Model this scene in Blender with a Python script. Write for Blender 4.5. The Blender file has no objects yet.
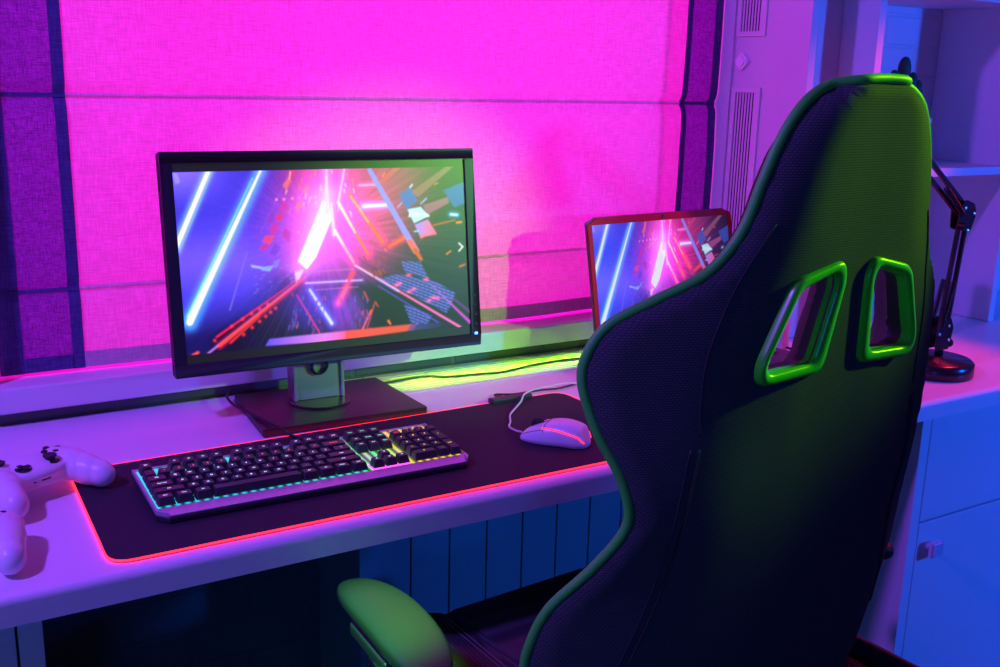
import bpy, bmesh, math, random
import numpy as np
from mathutils import Vector, Matrix, geometry
random.seed(4)
PI = math.pi
scn = bpy.context.scene
COL = scn.collection
ZD = 0.75            # desk top height

# ------------------------------------------------------------------ helpers
def link(o, parent=None):
    COL.objects.link(o)
    if parent is not None:
        o.parent = parent
    return o

def finish(name, bm, mat=None, parent=None, smooth=False, loc=None, bevel=0, segs=2, mats=None):
    me = bpy.data.meshes.new(name)
    bm.normal_update()
    bm.to_mesh(me); bm.free()
    o = bpy.data.objects.new(name, me)
    if mats:
        for m in mats: me.materials.append(m)
    elif mat: me.materials.append(mat)
    link(o, parent)
    if loc is not None: o.location = loc
    if smooth:
        me.polygons.foreach_set('use_smooth', [True]*len(me.polygons))
    if bevel:
        b = o.modifiers.new('bevel', 'BEVEL'); b.width = bevel; b.segments = segs
        b.limit_method = 'ANGLE'; b.angle_limit = math.radians(40)
        me.polygons.foreach_set('use_smooth', [True]*len(me.polygons))
        w = o.modifiers.new('wn', 'WEIGHTED_NORMAL'); w.keep_sharp = True
    return o

def box(bm, x0, x1, y0, y1, z0, z1, M=None):
    vs = [bm.verts.new(Vector(p)) for p in ((x0,y0,z0),(x1,y0,z0),(x1,y1,z0),(x0,y1,z0),(x0,y0,z1),(x1,y0,z1),(x1,y1,z1),(x0,y1,z1))]
    if M is not None:
        for v in vs: v.co = M @ v.co
    for f in ((0,3,2,1),(4,5,6,7),(0,1,5,4),(1,2,6,5),(2,3,7,6),(3,0,4,7)):
        bm.faces.new([vs[i] for i in f])
    return vs

def boxo(name, dims, mat, parent=None, bevel=0, M=None, segs=2):
    bm = bmesh.new(); box(bm, *dims, M=M)
    return finish(name, bm, mat, parent, bevel=bevel, segs=segs)

def tube(bm, pts, r, n=8, closed=False, caps=True):
    pts = [Vector(p) for p in pts]
    N = len(pts)
    rs = r if isinstance(r, (list, tuple)) else [r]*N
    rings = []
    up = None
    for i, p in enumerate(pts):
        if closed: t = pts[(i+1) % N] - pts[(i-1) % N]
        else: t = pts[min(i+1, N-1)] - pts[max(i-1, 0)]
        t.normalize()
        if up is None:
            up = Vector((0,0,1)) if abs(t.z) < .9 else Vector((1,0,0))
        a = t.cross(up)
        if a.length < 1e-6: a = t.orthogonal()
        a.normalize(); b = a.cross(t).normalized(); up = b
        rings.append([bm.verts.new(p + (a*math.cos(2*PI*k/n) + b*math.sin(2*PI*k/n))*rs[i]) for k in range(n)])
    for i in range(N if closed else N-1):
        A, B = rings[i], rings[(i+1) % N]
        for k in range(n):
            bm.faces.new((A[k], A[(k+1) % n], B[(k+1) % n], B[k]))
    if caps and not closed:
        bm.faces.new(rings[0][::-1]); bm.faces.new(rings[-1])
    return rings

def tubeo(name, pts, r, mat, parent=None, n=8, closed=False):
    bm = bmesh.new(); tube(bm, pts, r, n, closed)
    bmesh.ops.recalc_face_normals(bm, faces=bm.faces)
    return finish(name, bm, mat, parent, smooth=True)

def lathe(bm, prof, n=32, M=None):
    rings = []
    for r, z in prof:
        if r < 1e-6:
            v = bm.verts.new((0,0,z)); rings.append([v]*n)
        else:
            rings.append([bm.verts.new((r*math.cos(2*PI*k/n), r*math.sin(2*PI*k/n), z)) for k in range(n)])
    for A, B in zip(rings, rings[1:]):
        for k in range(n):
            f = []
            for v in (A[k], A[(k+1) % n], B[(k+1) % n], B[k]):
                if v not in f: f.append(v)
            if len(f) > 2: bm.faces.new(f)
    if M is not None:
        for v in {v for R_ in rings for v in R_}: v.co = M @ v.co

def catmull(pts, k=8, closed=False):
    P = [Vector(p) for p in pts]; N = len(P); out = []
    rng = N if closed else N-1
    for i in range(rng):
        if closed: a, b, c, d = P[(i-1) % N], P[i], P[(i+1) % N], P[(i+2) % N]
        else: a, b, c, d = P[max(i-1, 0)], P[i], P[i+1], P[min(i+2, N-1)]
        for j in range(k):
            t = j/k
            out.append(.5*((2*b) + (c-a)*t + (2*a-5*b+4*c-d)*t*t + (3*b-a-3*c+d)*t**3))
    if not closed: out.append(P[-1])
    return out

def roundpoly(pts, r, k=6):
    """polygon with filleted corners"""
    P = [Vector((p[0], p[1])) for p in pts]; N = len(P); out = []
    for i in range(N):
        a, b, c = P[i-1], P[i], P[(i+1) % N]
        d1 = (a-b); d2 = (c-b)
        rr = min(r[i] if isinstance(r, list) else r, d1.length*.48, d2.length*.48)
        s = b + d1.normalized()*rr; e = b + d2.normalized()*rr
        for j in range(k+1):
            t = j/k
            out.append(s*(1-t)**2 + b*2*t*(1-t) + e*t*t)
    return out

def prism(bm, loop, z0, z1, M=None):
    lo = [bm.verts.new((p[0], p[1], z0)) for p in loop]
    hi = [bm.verts.new((p[0], p[1], z1)) for p in loop]
    bm.faces.new(lo[::-1]); bm.faces.new(hi)
    n = len(loop)
    for i in range(n):
        bm.faces.new((lo[i], lo[(i+1) % n], hi[(i+1) % n], hi[i]))
    if M is not None:
        for v in lo+hi: v.co = M @ v.co

def thing(name, label, cat, loc=(0,0,0), rz=0, group=None):
    o = bpy.data.objects.new(name, None); link(o)
    o.location = loc; o.rotation_euler = (0,0,rz)
    o.empty_display_size = .05
    return tag(o, label, cat, group)

def tag(o, label, cat, group=None):
    o['label'] = label; o['category'] = cat
    if group: o['group'] = group
    return o

def struct(o, label=None):
    o['kind'] = 'structure'
    if label: o['label'] = label; o['category'] = 'room'
    return o

# ------------------------------------------------------------------ materials
def mat(name, color, rough=.5, metal=0, emit=None, estr=0, spec=.5, bump=None, coat=0, sheen=0):
    m = bpy.data.materials.new(name); m.use_nodes = True
    nt = m.node_tree; b = nt.nodes['Principled BSDF']
    b.inputs['Base Color'].default_value = (*color, 1)
    b.inputs['Roughness'].default_value = rough
    b.inputs['Metallic'].default_value = metal
    b.inputs['Specular IOR Level'].default_value = spec
    b.inputs['Coat Weight'].default_value = coat
    b.inputs['Sheen Weight'].default_value = sheen
    if emit:
        b.inputs['Emission Color'].default_value = (*emit, 1)
        b.inputs['Emission Strength'].default_value = estr
    if bump:
        kind, scale, strength, dist = bump
        tc = nt.nodes.new('ShaderNodeTexCoord')
        if kind == 'noise':
            t = nt.nodes.new('ShaderNodeTexNoise'); t.inputs['Scale'].default_value = scale
            t.inputs['Detail'].default_value = 4; src = t.outputs['Fac']
        elif kind == 'voronoi':
            t = nt.nodes.new('ShaderNodeTexVoronoi'); t.inputs['Scale'].default_value = scale; src = t.outputs['Distance']
        elif kind == 'brick':
            mp = nt.nodes.new('ShaderNodeMapping'); mp.inputs['Rotation'].default_value = (-PI/2, 0, 0)
            t = nt.nodes.new('ShaderNodeTexBrick'); t.inputs['Scale'].default_value = 1
            t.inputs['Brick Width'].default_value = .22; t.inputs['Row Height'].default_value = .075
            t.inputs['Mortar Size'].default_value = .006; t.inputs['Mortar Smooth'].default_value = .6
            t.inputs['Color1'].default_value = (1,1,1,1); t.inputs['Color2'].default_value = (.85,.85,.85,1)
            t.inputs['Mortar'].default_value = (0,0,0,1)
            nt.links.new(tc.outputs['Object'], mp.inputs['Vector']); nt.links.new(mp.outputs['Vector'], t.inputs['Vector'])
            src = t.outputs['Color']
        if kind != 'brick': nt.links.new(tc.outputs['Object'], t.inputs['Vector'])
        bp = nt.nodes.new('ShaderNodeBump'); bp.inputs['Strength'].default_value = strength; bp.inputs['Distance'].default_value = dist
        nt.links.new(src, bp.inputs['Height']); nt.links.new(bp.outputs['Normal'], b.inputs['Normal'])
    return m

def knit_mat(name, color, scale=260, rough=.85, seam=False):
    """woven mesh upholstery: staggered little cells"""
    m = mat(name, color, rough, spec=.2)
    nt = m.node_tree; b = nt.nodes['Principled BSDF']
    tc = nt.nodes.new('ShaderNodeTexCoord')
    mp = nt.nodes.new('ShaderNodeMapping'); mp.inputs['Rotation'].default_value = (-PI/2, 0, 0)
    br = nt.nodes.new('ShaderNodeTexBrick')
    br.inputs['Scale'].default_value = 1
    br.inputs['Brick Width'].default_value = .0042; br.inputs['Row Height'].default_value = .0026
    br.inputs['Mortar Size'].default_value = .0008; br.inputs['Mortar Smooth'].default_value = .8
    c = Vector(color)
    br.inputs['Color1'].default_value = (*(c*1.1), 1); br.inputs['Color2'].default_value = (*(c*1.0), 1)
    br.inputs['Mortar'].default_value = (*(c*.5), 1)
    nt.links.new(tc.outputs['Object'], mp.inputs['Vector']); nt.links.new(mp.outputs['Vector'], br.inputs['Vector'])
    nt.links.new(br.outputs['Color'], b.inputs['Base Color'])
    bp = nt.nodes.new('ShaderNodeBump'); bp.inputs['Strength'].default_value = .35; bp.inputs['Distance'].default_value = .0008
    nt.links.new(br.outputs['Color'], bp.inputs['Height']); nt.links.new(bp.outputs['Normal'], b.inputs['Normal'])
    return m

def cloth_mat(name, color, trans, weave=0., pinholes=0., fine=1.):
    """linen that lets light through; trans = share of light passing"""
    m = bpy.data.materials.new(name); m.use_nodes = True
    nt = m.node_tree; nt.nodes.clear()
    out = nt.nodes.new('ShaderNodeOutputMaterial')
    mix = nt.nodes.new('ShaderNodeMixShader'); d = nt.nodes.new('ShaderNodeBsdfDiffuse'); t = nt.nodes.new('ShaderNodeBsdfTranslucent')
    d.inputs['Color'].default_value = (*color, 1); t.inputs['Color'].default_value = (*color, 1)
    nt.links.new(d.outputs[0], mix.inputs[1]); nt.links.new(t.outputs[0], mix.inputs[2])
    mix.inputs[0].default_value = trans
    tc = nt.nodes.new('ShaderNodeTexCoord')
    def stretched(sx, sz, sc):
        mp = nt.nodes.new('ShaderNodeMapping'); mp.inputs['Scale'].default_value = (sx, 1, sz)
        n = nt.nodes.new('ShaderNodeTexNoise'); n.inputs['Scale'].default_value = sc*fine; n.inputs['Detail'].default_value = 3
        nt.links.new(tc.outputs['Object'], mp.inputs['Vector']); nt.links.new(mp.outputs['Vector'], n.inputs['Vector'])
        return n.outputs['Fac']
    a = stretched(1, 14, 40); b = stretched(14, 1, 40)
    mul = nt.nodes.new('ShaderNodeMath'); mul.operation = 'MULTIPLY'
    nt.links.new(a, mul.inputs[0]); nt.links.new(b, mul.inputs[1])
    rng = nt.nodes.new('ShaderNodeMapRange'); rng.inputs['From Min'].default_value = .12; rng.inputs['From Max'].default_value = .4
    rng.inputs['To Min'].default_value = 1-weave; rng.inputs['To Max'].default_value = 1+weave*.6
    nt.links.new(mul.outputs[0], rng.inputs['Value'])
    cm = nt.nodes.new('ShaderNodeVectorMath'); cm.operation = 'SCALE'; cm.inputs[0].default_value = color
    nt.links.new(rng.outputs[0], cm.inputs['Scale'])
    nt.links.new(cm.outputs[0], t.inputs['Color']); nt.links.new(cm.outputs[0], d.inputs['Color'])
    bp = nt.nodes.new('ShaderNodeBump'); bp.inputs['Strength'].default_value = .3; bp.inputs['Distance'].default_value = .0015
    nt.links.new(mul.outputs[0], bp.inputs['Height'])
    nt.links.new(bp.outputs['Normal'], d.inputs['Normal'])
    last = mix.outputs[0]
    if pinholes:
        v = nt.nodes.new('ShaderNodeTexVoronoi'); v.inputs['Scale'].default_value = 330
        nt.links.new(tc.outputs['Object'], v.inputs['Vector'])
        lt = nt.nodes.new('ShaderNodeMath'); lt.operation = 'LESS_THAN'; lt.inputs[1].default_value = pinholes
        nt.links.new(v.outputs['Distance'], lt.inputs[0])
        tr = nt.nodes.new('ShaderNodeBsdfTransparent')
        m2 = nt.nodes.new('ShaderNodeMixShader')
        nt.links.new(lt.outputs[0], m2.inputs[0]); nt.links.new(last, m2.inputs[1]); nt.links.new(tr.outputs[0], m2.inputs[2])
        last = m2.outputs[0]
    nt.links.new(last, out.inputs['Surface'])
    return m

M = {}
M['wall'] = mat('wall_paint', (.55,.55,.57), .8, bump=('noise', 60, .1, .002))
M['brick'] = mat('painted_brick', (.72,.72,.74), .7, bump=('brick', 1, .55, .006))
M['brick_dark'] = mat('dark_lower_brick', (.10,.115,.10), .75, bump=('brick', 1, .5, .005))  # darker tone for the wall piece below the sill
M['floor'] = mat('floor_board', (.06,.05,.05), .5, bump=('noise', 30, .1, .002))
M['ceiling'] = mat('ceiling_paint', (.4,.4,.4), .9)
M['desk'] = mat('white_laminate', (.80,.80,.82), .32, spec=.35, bump=('noise', 25, .04, .002))
M['sill'] = mat('sill_paint', (.78,.78,.78), .45, bump=('noise', 40, .12, .002))
M['melamine'] = mat('white_melamine', (.72,.72,.74), .5, spec=.3)
M['vent'] = mat('vent_white', (.78,.78,.78), .45)
M['dark_gap'] = mat('dark_recess', (.02,.02,.02), .9)
M['board'] = mat('grey_board', (.17,.35,.29), .7, bump=('noise', 12, .08, .002))
M['blackplastic'] = mat('black_plastic', (.028,.028,.034), .42, bump=('noise', 900, .12, .0005))
M['blacksatin'] = mat('black_satin', (.02,.02,.022), .3)
M['monbase'] = mat('stand_base_plastic', (.025,.022,.022), .42)
M['silver'] = mat('silver_plastic', (.5,.5,.5), .32, metal=.6)
M['rubber'] = mat('black_rubber', (.012,.012,.012), .6)
M['pad'] = mat('mat_cloth', (.02,.018,.026), .8, bump=('voronoi', 1400, .3, .0004))
M['led_red'] = mat('led_edge', (.2,.02,.03), .4, emit=(1,.018,.04), estr=3.4)
M['white_plastic'] = mat('white_plastic', (.80,.80,.82), .35)
M['shadowline'] = mat('seam_gap', (.03,.03,.04), .8)
M['keycap'] = mat('keycap_black', (.03,.028,.032), .42, spec=.9, bump=('noise', 1500, .1, .0003))
M['case'] = mat('keyboard_case', (.03,.03,.03), .4)
M['plate'] = mat('brushed_plate', (.55,.55,.58), .33, metal=.35)
M['leg_w'] = mat('legend_white', (.8,.9,1), .5, emit=(.6,.85,1), estr=1.5)
M['leg_r'] = mat('legend_red', (1,.2,.2), .5, emit=(1,.06,.05), estr=1.8)
M['leg_g'] = mat('legend_green', (.2,1,.5), .5, emit=(.1,1,.4), estr=1.4)
M['leg_y'] = mat('legend_yellow', (1,.9,.2), .5, emit=(1,.7,.05), estr=1.6)
M['fabric'] = knit_mat('chair_mesh_fabric', (.07,.085,.085))
M['side_fabric'] = mat('chair_side_fabric', (.02,.02,.024), .75, spec=.3, bump=('noise', 500, .25, .001))
M['leather'] = mat('cutout_leather', (.02,.03,.025), .5)
M['green'] = mat('green_plastic', (.03,.62,.02), .28, spec=.5)
M['piping'] = mat('green_piping', (.05,.60,.06), .5, bump=('noise', 700, .2, .0006))
M['thread'] = mat('pale_thread', (.16,.2,.16), .7)
M['pu'] = mat('armrest_pu', (.03,.036,.03), .45, bump=('noise', 1200, .25, .0004))
M['lampblack'] = mat('lamp_black_enamel', (.012,.012,.014), .25)
M['screw'] = mat('bright_screw', (.6,.6,.6), .3, metal=1)
M['cactus'] = mat('cactus_green', (.03,.10,.05), .6, bump=('noise', 80, .4, .004))
M['pot'] = mat('white_pot', (.75,.75,.75), .4)
M['hookw'] = mat('glossy_white', (.95,.95,.95), .25)
M['vase'] = mat('dark_vase', (.05,.02,.06), .35)
M['crystal'] = mat('knob_acrylic', (.6,.6,.7), .12, spec=.8)
M['lid'] = mat('laptop_shell', (.05,.04,.04), .35)
M['bezel'] = mat('laptop_bezel_redlit', (.55,.006,.012), .5, spec=.15)  # red light falling on the rim is put into the base colour
M['blue_led'] = mat('blue_led', (.1,.3,1), .4, emit=(.08,.35,1), estr=4)
M['cable'] = mat('black_cable', (.012,.012,.014), .5)
M['cable_w'] = mat('white_cable', (.75,.75,.75), .5)
M['glass'] = mat('window_glass', (.02,.02,.03), .05)
M['linen'] = cloth_mat('pale_linen', (.78,.78,.78), .5, weave=.22)
M['linen2'] = cloth_mat('pale_linen_doubled', (.6,.6,.62), .16, weave=.2)
M['dark_linen'] = cloth_mat('dark_linen', (.22,.13,.46), .5, weave=.55, pinholes=.05, fine=2.2)
M['dark_linen2'] = cloth_mat('dark_linen_doubled', (.12,.10,.27), .12, weave=.35)
M['lace'] = cloth_mat('lace_seam', (.85,.85,.85), .6, weave=.3, pinholes=.42)

# ------------------------------------------------------------------ camera
def cam_basis():
    p, r, y = (math.radians(a) for a in (13.78, 1.44, 31.58))
    D = Vector((math.sin(y)*math.cos(p), math.cos(y)*math.cos(p), -math.sin(p)))
    right = Vector((math.cos(y), -math.sin(y), 0)); up = right.cross(D)
    R = math.cos(r)*right + math.sin(r)*up; U = -math.sin(r)*right + math.cos(r)*up
    return R, U, D
R_, U_, D_ = cam_basis()
cd = bpy.data.cameras.new('camera'); cd.sensor_width = 36; cd.lens = 1036/1000*36
cam = bpy.data.objects.new('camera', cd); link(cam)
mw = Matrix((R_, U_, -D_)).transposed().to_4x4(); mw.translation = Vector((0,0,ZD+.57))
cam.matrix_world = mw
cd.clip_start = .02
scn.camera = cam

# ------------------------------------------------------------------ room
XL, XR, YB, YW, ZC = -1.6, 3.3, -1.7, 1.79, 2.6
WX0, WX1 = .13, 1.70       # window recess
def sbox(name, dims, m, bevel=0): return struct(boxo(name, dims, m, bevel=bevel))
sbox('floor', (XL, XR, YB, YW+.5, -.05, 0), M['floor'])
sbox('ceiling', (XL, XR, YB, YW+.5, ZC, ZC+.05), M['ceiling'])
sbox('wall_left', (XL-.1, XL, YB, YW+.5, 0, ZC), M['wall'])
sbox('wall_right', (XR, XR+.1, YB, YW+.5, 0, ZC), M['wall'])
sbox('wall_front', (XL, XR, YB-.1, YB, 0, ZC), M['wall'])
bm = bmesh.new()
box(bm, XL, WX0, YW, YW+.5, 0, ZC)
box(bm, WX1+.002, XR, YW, YW+.5, 0, ZC)
box(bm, WX0, WX1+.002, YW, YW+.5, 2.3, ZC)
struct(finish('wall_back', bm, M['brick']))
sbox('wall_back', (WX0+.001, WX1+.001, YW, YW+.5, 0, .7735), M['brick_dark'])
w = struct(bpy.data.objects.new('window_1', None)); link(w)
bm = bmesh.new()
for d in ((WX0,WX1,2.18,2.24,.817,.88),(WX0,WX1,2.18,2.24,2.24,2.3),(WX0,WX0+.06,2.18,2.24,.88,2.24),(WX1-.06,WX1,2.18,2.24,.88,2.24),(.88,.95,2.18,2.24,.88,2.24)):
    box(bm, *d)
finish('window_frame', bm, M['melamine'], w)
boxo('pane', (WX0+.06, WX1-.06, 2.205, 2.215, .88, 2.24), M['glass'], w)
sbox('window_sill', (WX0-.0, WX1-.002, 1.768, 2.24, .774, .817), M['sill'], bevel=.004)
boxo_trim = sbox('trim_1', (WX0, WX0+.012, 1.792, 2.18, .817, 2.3), M['melamine'])

# ------------------------------------------------------------------ roman blind
blind = thing('roman_blind', 'pink-glowing linen roman blind with dark side borders hanging over the window', 'window blind', (0, 1.835, 0))
def by(x, z):
    """gentle billow of the cloth, pulled in at the sewn folds"""
    a = 0
    for zf, dep in ((1.278, .009), (.96, .007)):
        a += dep*math.exp(-((z-zf)/.012)**2)
    for k, (f, p) in enumerate(((9, .3), (17, 1.9), (5, 2.2))):
        hang = abs(math.sin((z-.96)/(1.278-.96)*PI)) if z > .96 else 1
        a += (.0055/(k+1))*math.sin(x*f+p+z*1.3)*(.35+.65*hang)
    a += .0022*math.exp(-((z-1.235)/.035)**2)*math.sin(x*38+1)
    return a
def sheet(name, x0, x1, z0, z1, m, dy=0, nx=60, nz=60, thick=.0012):
    bm = bmesh.new()
    g = [[bm.verts.new((x, by(x, z)+dy, z)) for x in (x0+(x1-x0)*i/nx for i in range(nx+1))] for z in (z0+(z1-z0)*j/nz for j in range(nz+1))]
    for j in range(nz):
        for i in range(nx):
            bm.faces.new((g[j][i], g[j][i+1], g[j+1][i+1], g[j+1][i]))
    return finish(name, bm, m, blind, smooth=True)
sheet('linen_panel', .291, 1.589, .822, 2.25, M['linen'], nx=160, nz=180)
sheet('side_border', .166, .291, .822, 2.25, M['dark_linen'], dy=-.0015, nx=16, nz=180)
sheet('side_border', 1.589, 1.692, .822, 2.25, M['dark_linen'], dy=-.0015, nx=14, nz=180)
for a, b in ((.272,.291), (.158,.196), (1.589,1.604), (1.672,1.695)):
    sheet('border_hem', a, b, .822, 2.25, M['dark_linen2'], dy=-.003, nx=3, nz=180)
sheet('bottom_hem', .291, 1.589, .823, .851, M['linen2'], dy=-.003, nx=80, nz=4)
sheet('bottom_hem', .196, .272, .823, .848, M['dark_linen2'], dy=-.0045, nx=6, nz=4)
sheet('bottom_hem', 1.604, 1.672, .823, .848, M['dark_linen2'], dy=-.0045, nx=6, nz=4)
for zf in (1.278, .96):
    pts = [(x, by(x, zf)-.0065, zf) for x in np.linspace(.291, 1.589, 80)]
    bm = bmesh.new()
    for s in (-1, 1):
        for i in range(len(pts)-1):
            a, b = Vector(pts[i]), Vector(pts[i+1])
            q = [a, b, b+Vector((0,.0045,.0035*s)), a+Vector((0,.0045,.0035*s))]
            bm.faces.new([bm.verts.new(v) for v in q])
    bmesh.ops.remove_doubles(bm, verts=bm.verts, dist=1e-5)
    bmesh.ops.recalc_face_normals(bm, faces=bm.faces)
    finish('fold_seam', bm, M['linen'], blind)
    for a, b in ((.166,.291), (1.589,1.695)):
        sheet('fold_seam', a, b, zf-.0035, zf+.0035, M['dark_linen2'], dy=-.005, nx=6, nz=2)
sheet('lace_seam', 1.533, 1.542, .851, 2.25, M['lace'], dy=-.002, nx=2, nz=180)

# ------------------------------------------------------------------ desk
desk = thing('desk_worktop', 'long white worktop running along the window wall under everything', 'desk', (0,0,0))
V0, V1, VY0, VY1 = .80, 1.32, 1.663, 1.768
bm = bmesh.new()
box(bm, -.5, 3.25, 1.166, VY0-.012, ZD-.036, ZD)
box(bm, -.5, V0-.012, VY0-.012, YW-.002, ZD-.036, ZD)
box(bm, V1+.012, 3.25, VY0-.012, YW-.002, ZD-.036, ZD)
bmesh.ops.remove_doubles(bm, verts=bm.verts, dist=1e-5)
# round the front edge
es = [e for e in bm.edges if all(abs(v.co.y-1.166) < 1e-6 for v in e.verts) and all(abs(v.co.z-ZD) < 1e-6 for v in e.verts)]
bmesh.ops.bevel(bm, geom=es, offset=.009, segments=5, affect='EDGES', profile=.5)
o = finish('top', bm, M['desk'], desk)
vent = bmesh.new()
box(vent, V0-.012, V1+.012, VY0-.012, VY0, ZD-.03, ZD+.0015)
box(vent, V0-.012, V1+.012, VY1, YW-.004, ZD-.03, ZD+.0015)
box(vent, V0-.012, V0, VY0, VY1, ZD-.03, ZD+.0015)
box(vent, V1, V1+.012, VY0, VY1, ZD-.03, ZD+.0015)
vf = finish('vent_grille', vent, M['vent'], desk)
for k in range(9):
    y = VY0+.0035+k*.0118
    boxo('slat', (V0, V1, y, y+.0072, ZD-.012, ZD+.0005), M['vent'], vf)

def cabinet(label, x0, x1, stile_side, knobx):
    t = thing('base_cabinet', label, 'cabinet', (0,0,0), 0, 'base cabinets under the worktop')
    bm = bmesh.new()
    y0 = 1.198
    box(bm, x0, x0+.018, y0, YW-.01, .0, ZD-.037); box(bm, x1-.018, x1, y0, YW-.01, .0, ZD-.037)
    box(bm, x0+.018, x1-.018, y0+.02, YW-.01, .05, .07); box(bm, x0+.018, x1-.018, YW-.03, YW-.01, .07, ZD-.037)
    box(bm, x0+.018, x1-.018, y0+.01, y0+.1, ZD-.055, ZD-.037)
    finish('carcass', bm, M['melamine'], t, bevel=.001)
    sx = x0 if stile_side < 0 else x1-.026
    boxo('stile', (sx, sx+.026, 1.180, y0, 0, ZD-.037), M['melamine'], t, bevel=.001)
    a, b = (x0+.029, x1-.002) if stile_side < 0 else (x0+.002, x1-.029)
    dr = boxo('drawer_front', (a, b, 1.180, y0, .493, ZD-.040), M['melamine'], t, bevel=.0012)
    do = boxo('door', (a, b, 1.180, y0, .06, .488), M['melamine'], t, bevel=.0012)
    if knobx:
        bm = bmesh.new()
        Mk = Matrix.Translation((knobx, 1.180, .435)) @ Matrix.Rotation(PI/2, 4, 'X')
        lathe(bm, [(0,0),(.009,0),(.007,.004),(.007,.014),(.0,.014)], 16, Mk)
        s = .0165
        lo = roundpoly([(-s,-s),(s,-s),(s,s),(-s,s)], .003, 2)
        prism(bm, lo, .013, .021, Mk)
        lo2 = roundpoly([(-s*.8,-s*.8),(s*.8,-s*.8),(s*.8,s*.8),(-s*.8,s*.8)], .002, 2)
        prism(bm, lo2, .0205, .025, Mk)
        bmesh.ops.recalc_face_normals(bm, faces=bm.faces)
        finish('knob', bm, M['crystal'], do)
    return t
cabinet('white base cabinet with a square clear knob under the right end of the worktop', 1.678, 2.30, -1, 1.744)
cabinet('white base cabinet at the far left under the worktop, edge only in view', -.45, .121, 1, None)
cabinet_r = None

# slatted cover under the desk
rc = thing('radiator_cover', 'grey cover of tall vertical boards against the wall under the desk', 'radiator cover', (0,0,0))
bm = bmesh.new(); box(bm, .705, 1.62, 1.622, 1.66, .02, ZD-.037)
finish('backing', bm, M['dark_gap'], rc)
bm = bmesh.new(); box(bm, .690, .716, 1.585, 1.785, 0, ZD-.037)
finish('end_post', bm, M['board'], rc)
xb = .719
for k in range(11):
    boxo('board', (xb, xb+.0795, 1.600, 1.6215, .03, ZD-.038), M['board'], rc, bevel=.0015)
    xb += .0825

# ------------------------------------------------------------------ bookcase on the desk
bc = thing('bookcase', 'white open bookcase with vertical panels standing at the right end of the worktop', 'bookcase', (0,0,0))
def pan(name, *d): return boxo(name, d, M['melamine'], bc, bevel=.0008)
ZT = 2.05
p1 = pan('side_panel', 1.702, 1.722, 1.572, YW-.001, ZD+.0005, ZT)
pan('side_panel', 1.883, 1.904, 1.552, YW-.001, ZD+.0005, ZT)
pan('side_panel', 2.410, 2.432, 1.547, YW-.001, ZD+.0005, ZT)
pan('side_panel', 2.96, 2.98, 1.547, YW-.001, ZD+.0005, ZT)
pan('closed_panel', 1.7225, 1.8825, 1.650, 1.668, ZD+.0005, ZT)
pan('shelf', 1.9045, 2.4095, 1.549, YW-.002, 1.124, 1.143)
pan('shelf', 2.4325, 2.9595, 1.549, YW-.002, 1.124, 1.143)
pan('shelf', 1.9045, 2.4095, 1.549, YW-.002, 1.520, 1.540)
pan('shelf', 2.4325, 2.9595, 1.549, YW-.002, 1.520, 1.540)
pan('shelf', 1.702, 2.98, 1.547, YW-.002, ZT, ZT+.02)
# reveal trim beside the blind
struct(boxo('trim_2', (1.6965, 1.7015, 1.792, 2.18, .8175, 2.3), M['melamine'], bevel=0))
def wall_grille(z0, z1, label, y0=1.698, y1=1.786):
    g = thing('vent_cover', label, 'vent', (1.702, 0, 0), 0, 'slatted vents on the pink-lit panel')
    bm = bmesh.new()
    box(bm, -.005, -.0003, y0, y1, z0, z0+.011); box(bm, -.005, -.0003, y0, y1, z1-.011, z1)
    box(bm, -.005, -.0003, y0, y0+.014, z0+.011, z1-.011); box(bm, -.005, -.0003, y1-.012, y1, z0+.011, z1-.011)
    fr = finish('frame', bm, M['vent'], g, bevel=.0006)
    boxo('backing', (-.0012, -.0003, y0+.014, y1-.012, z0+.011, z1-.011), M['dark_gap'], g)
    n = 7; w_ = (y1-.012-y0-.014)/n
    for k in range(n):
        a = y0+.014+w_*(k+.18)
        boxo('slat', (-.0024, -.0013, a, a+w_*.55, z0+.011, z1-.011), M['vent'], g)
wall_grille(1.425, 1.72, 'small white slatted vent high on the pink-lit panel, above the diamond knob')
wall_grille(.90, 1.316, 'long white slatted vent on the pink-lit panel, below the diamond knob')
bm = bmesh.new()
Mk = Matrix.Translation((1.702, 1.759, 1.372)) @ Matrix.Rotation(-PI/2, 4, 'Y')
lo = roundpoly([(-.022,0),(0,-.022),(.022,0),(0,.022)], .008, 4)
prism(bm, lo, 0.0002, .010, Mk)
lo = roundpoly([(-.015,0),(0,-.015),(.015,0),(0,.015)], .006, 4)
prism(bm, lo, .0098, .014, Mk)
bmesh.ops.recalc_face_normals(bm, faces=bm.faces)
tag(finish('wall_hook', bm, M['hookw'], bevel=.0008), 'small white diamond-shaped knob on the pink-lit panel between the two vents', 'knob')

# cactus
ct = thing('potted_cactus', 'dark branching cactus in a white pot on the blue bookcase shelf', 'plant', (2.150, 1.660, 1.1435))
bm = bmesh.new(); lathe(bm, [(0,0),(.040,0),(.052,.098),(.056,.100),(.056,.112),(.050,.112),(.048,.1),(0,.098)], 32)
finish('pot', bm, M['pot'], ct, smooth=True)
def pad_blob(bm, c, rx, ry, rz, tilt=0):
    r = bmesh.ops.create_uvsphere(bm, u_segments=16, v_segments=10, radius=1)
    Mx = Matrix.Translation(c) @ Matrix.Rotation(tilt, 4, 'Y') @ Matrix.Diagonal((rx, ry, rz, 1))
    for v in r['verts']: v.co = Mx @ v.co
    if 1:
        for v in r['verts']:
            a = math.atan2(v.co.y-c[1], v.co.x-c[0]); v.co += Vector((math.cos(a), math.sin(a), 0))*.0016*math.sin(a*9)
bm = bmesh.new()
pad_blob(bm, (-.032,.0,.155), .021,.020,.068)
pad_blob(bm, (-.030,.0,.222), .015,.014,.030)
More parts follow.
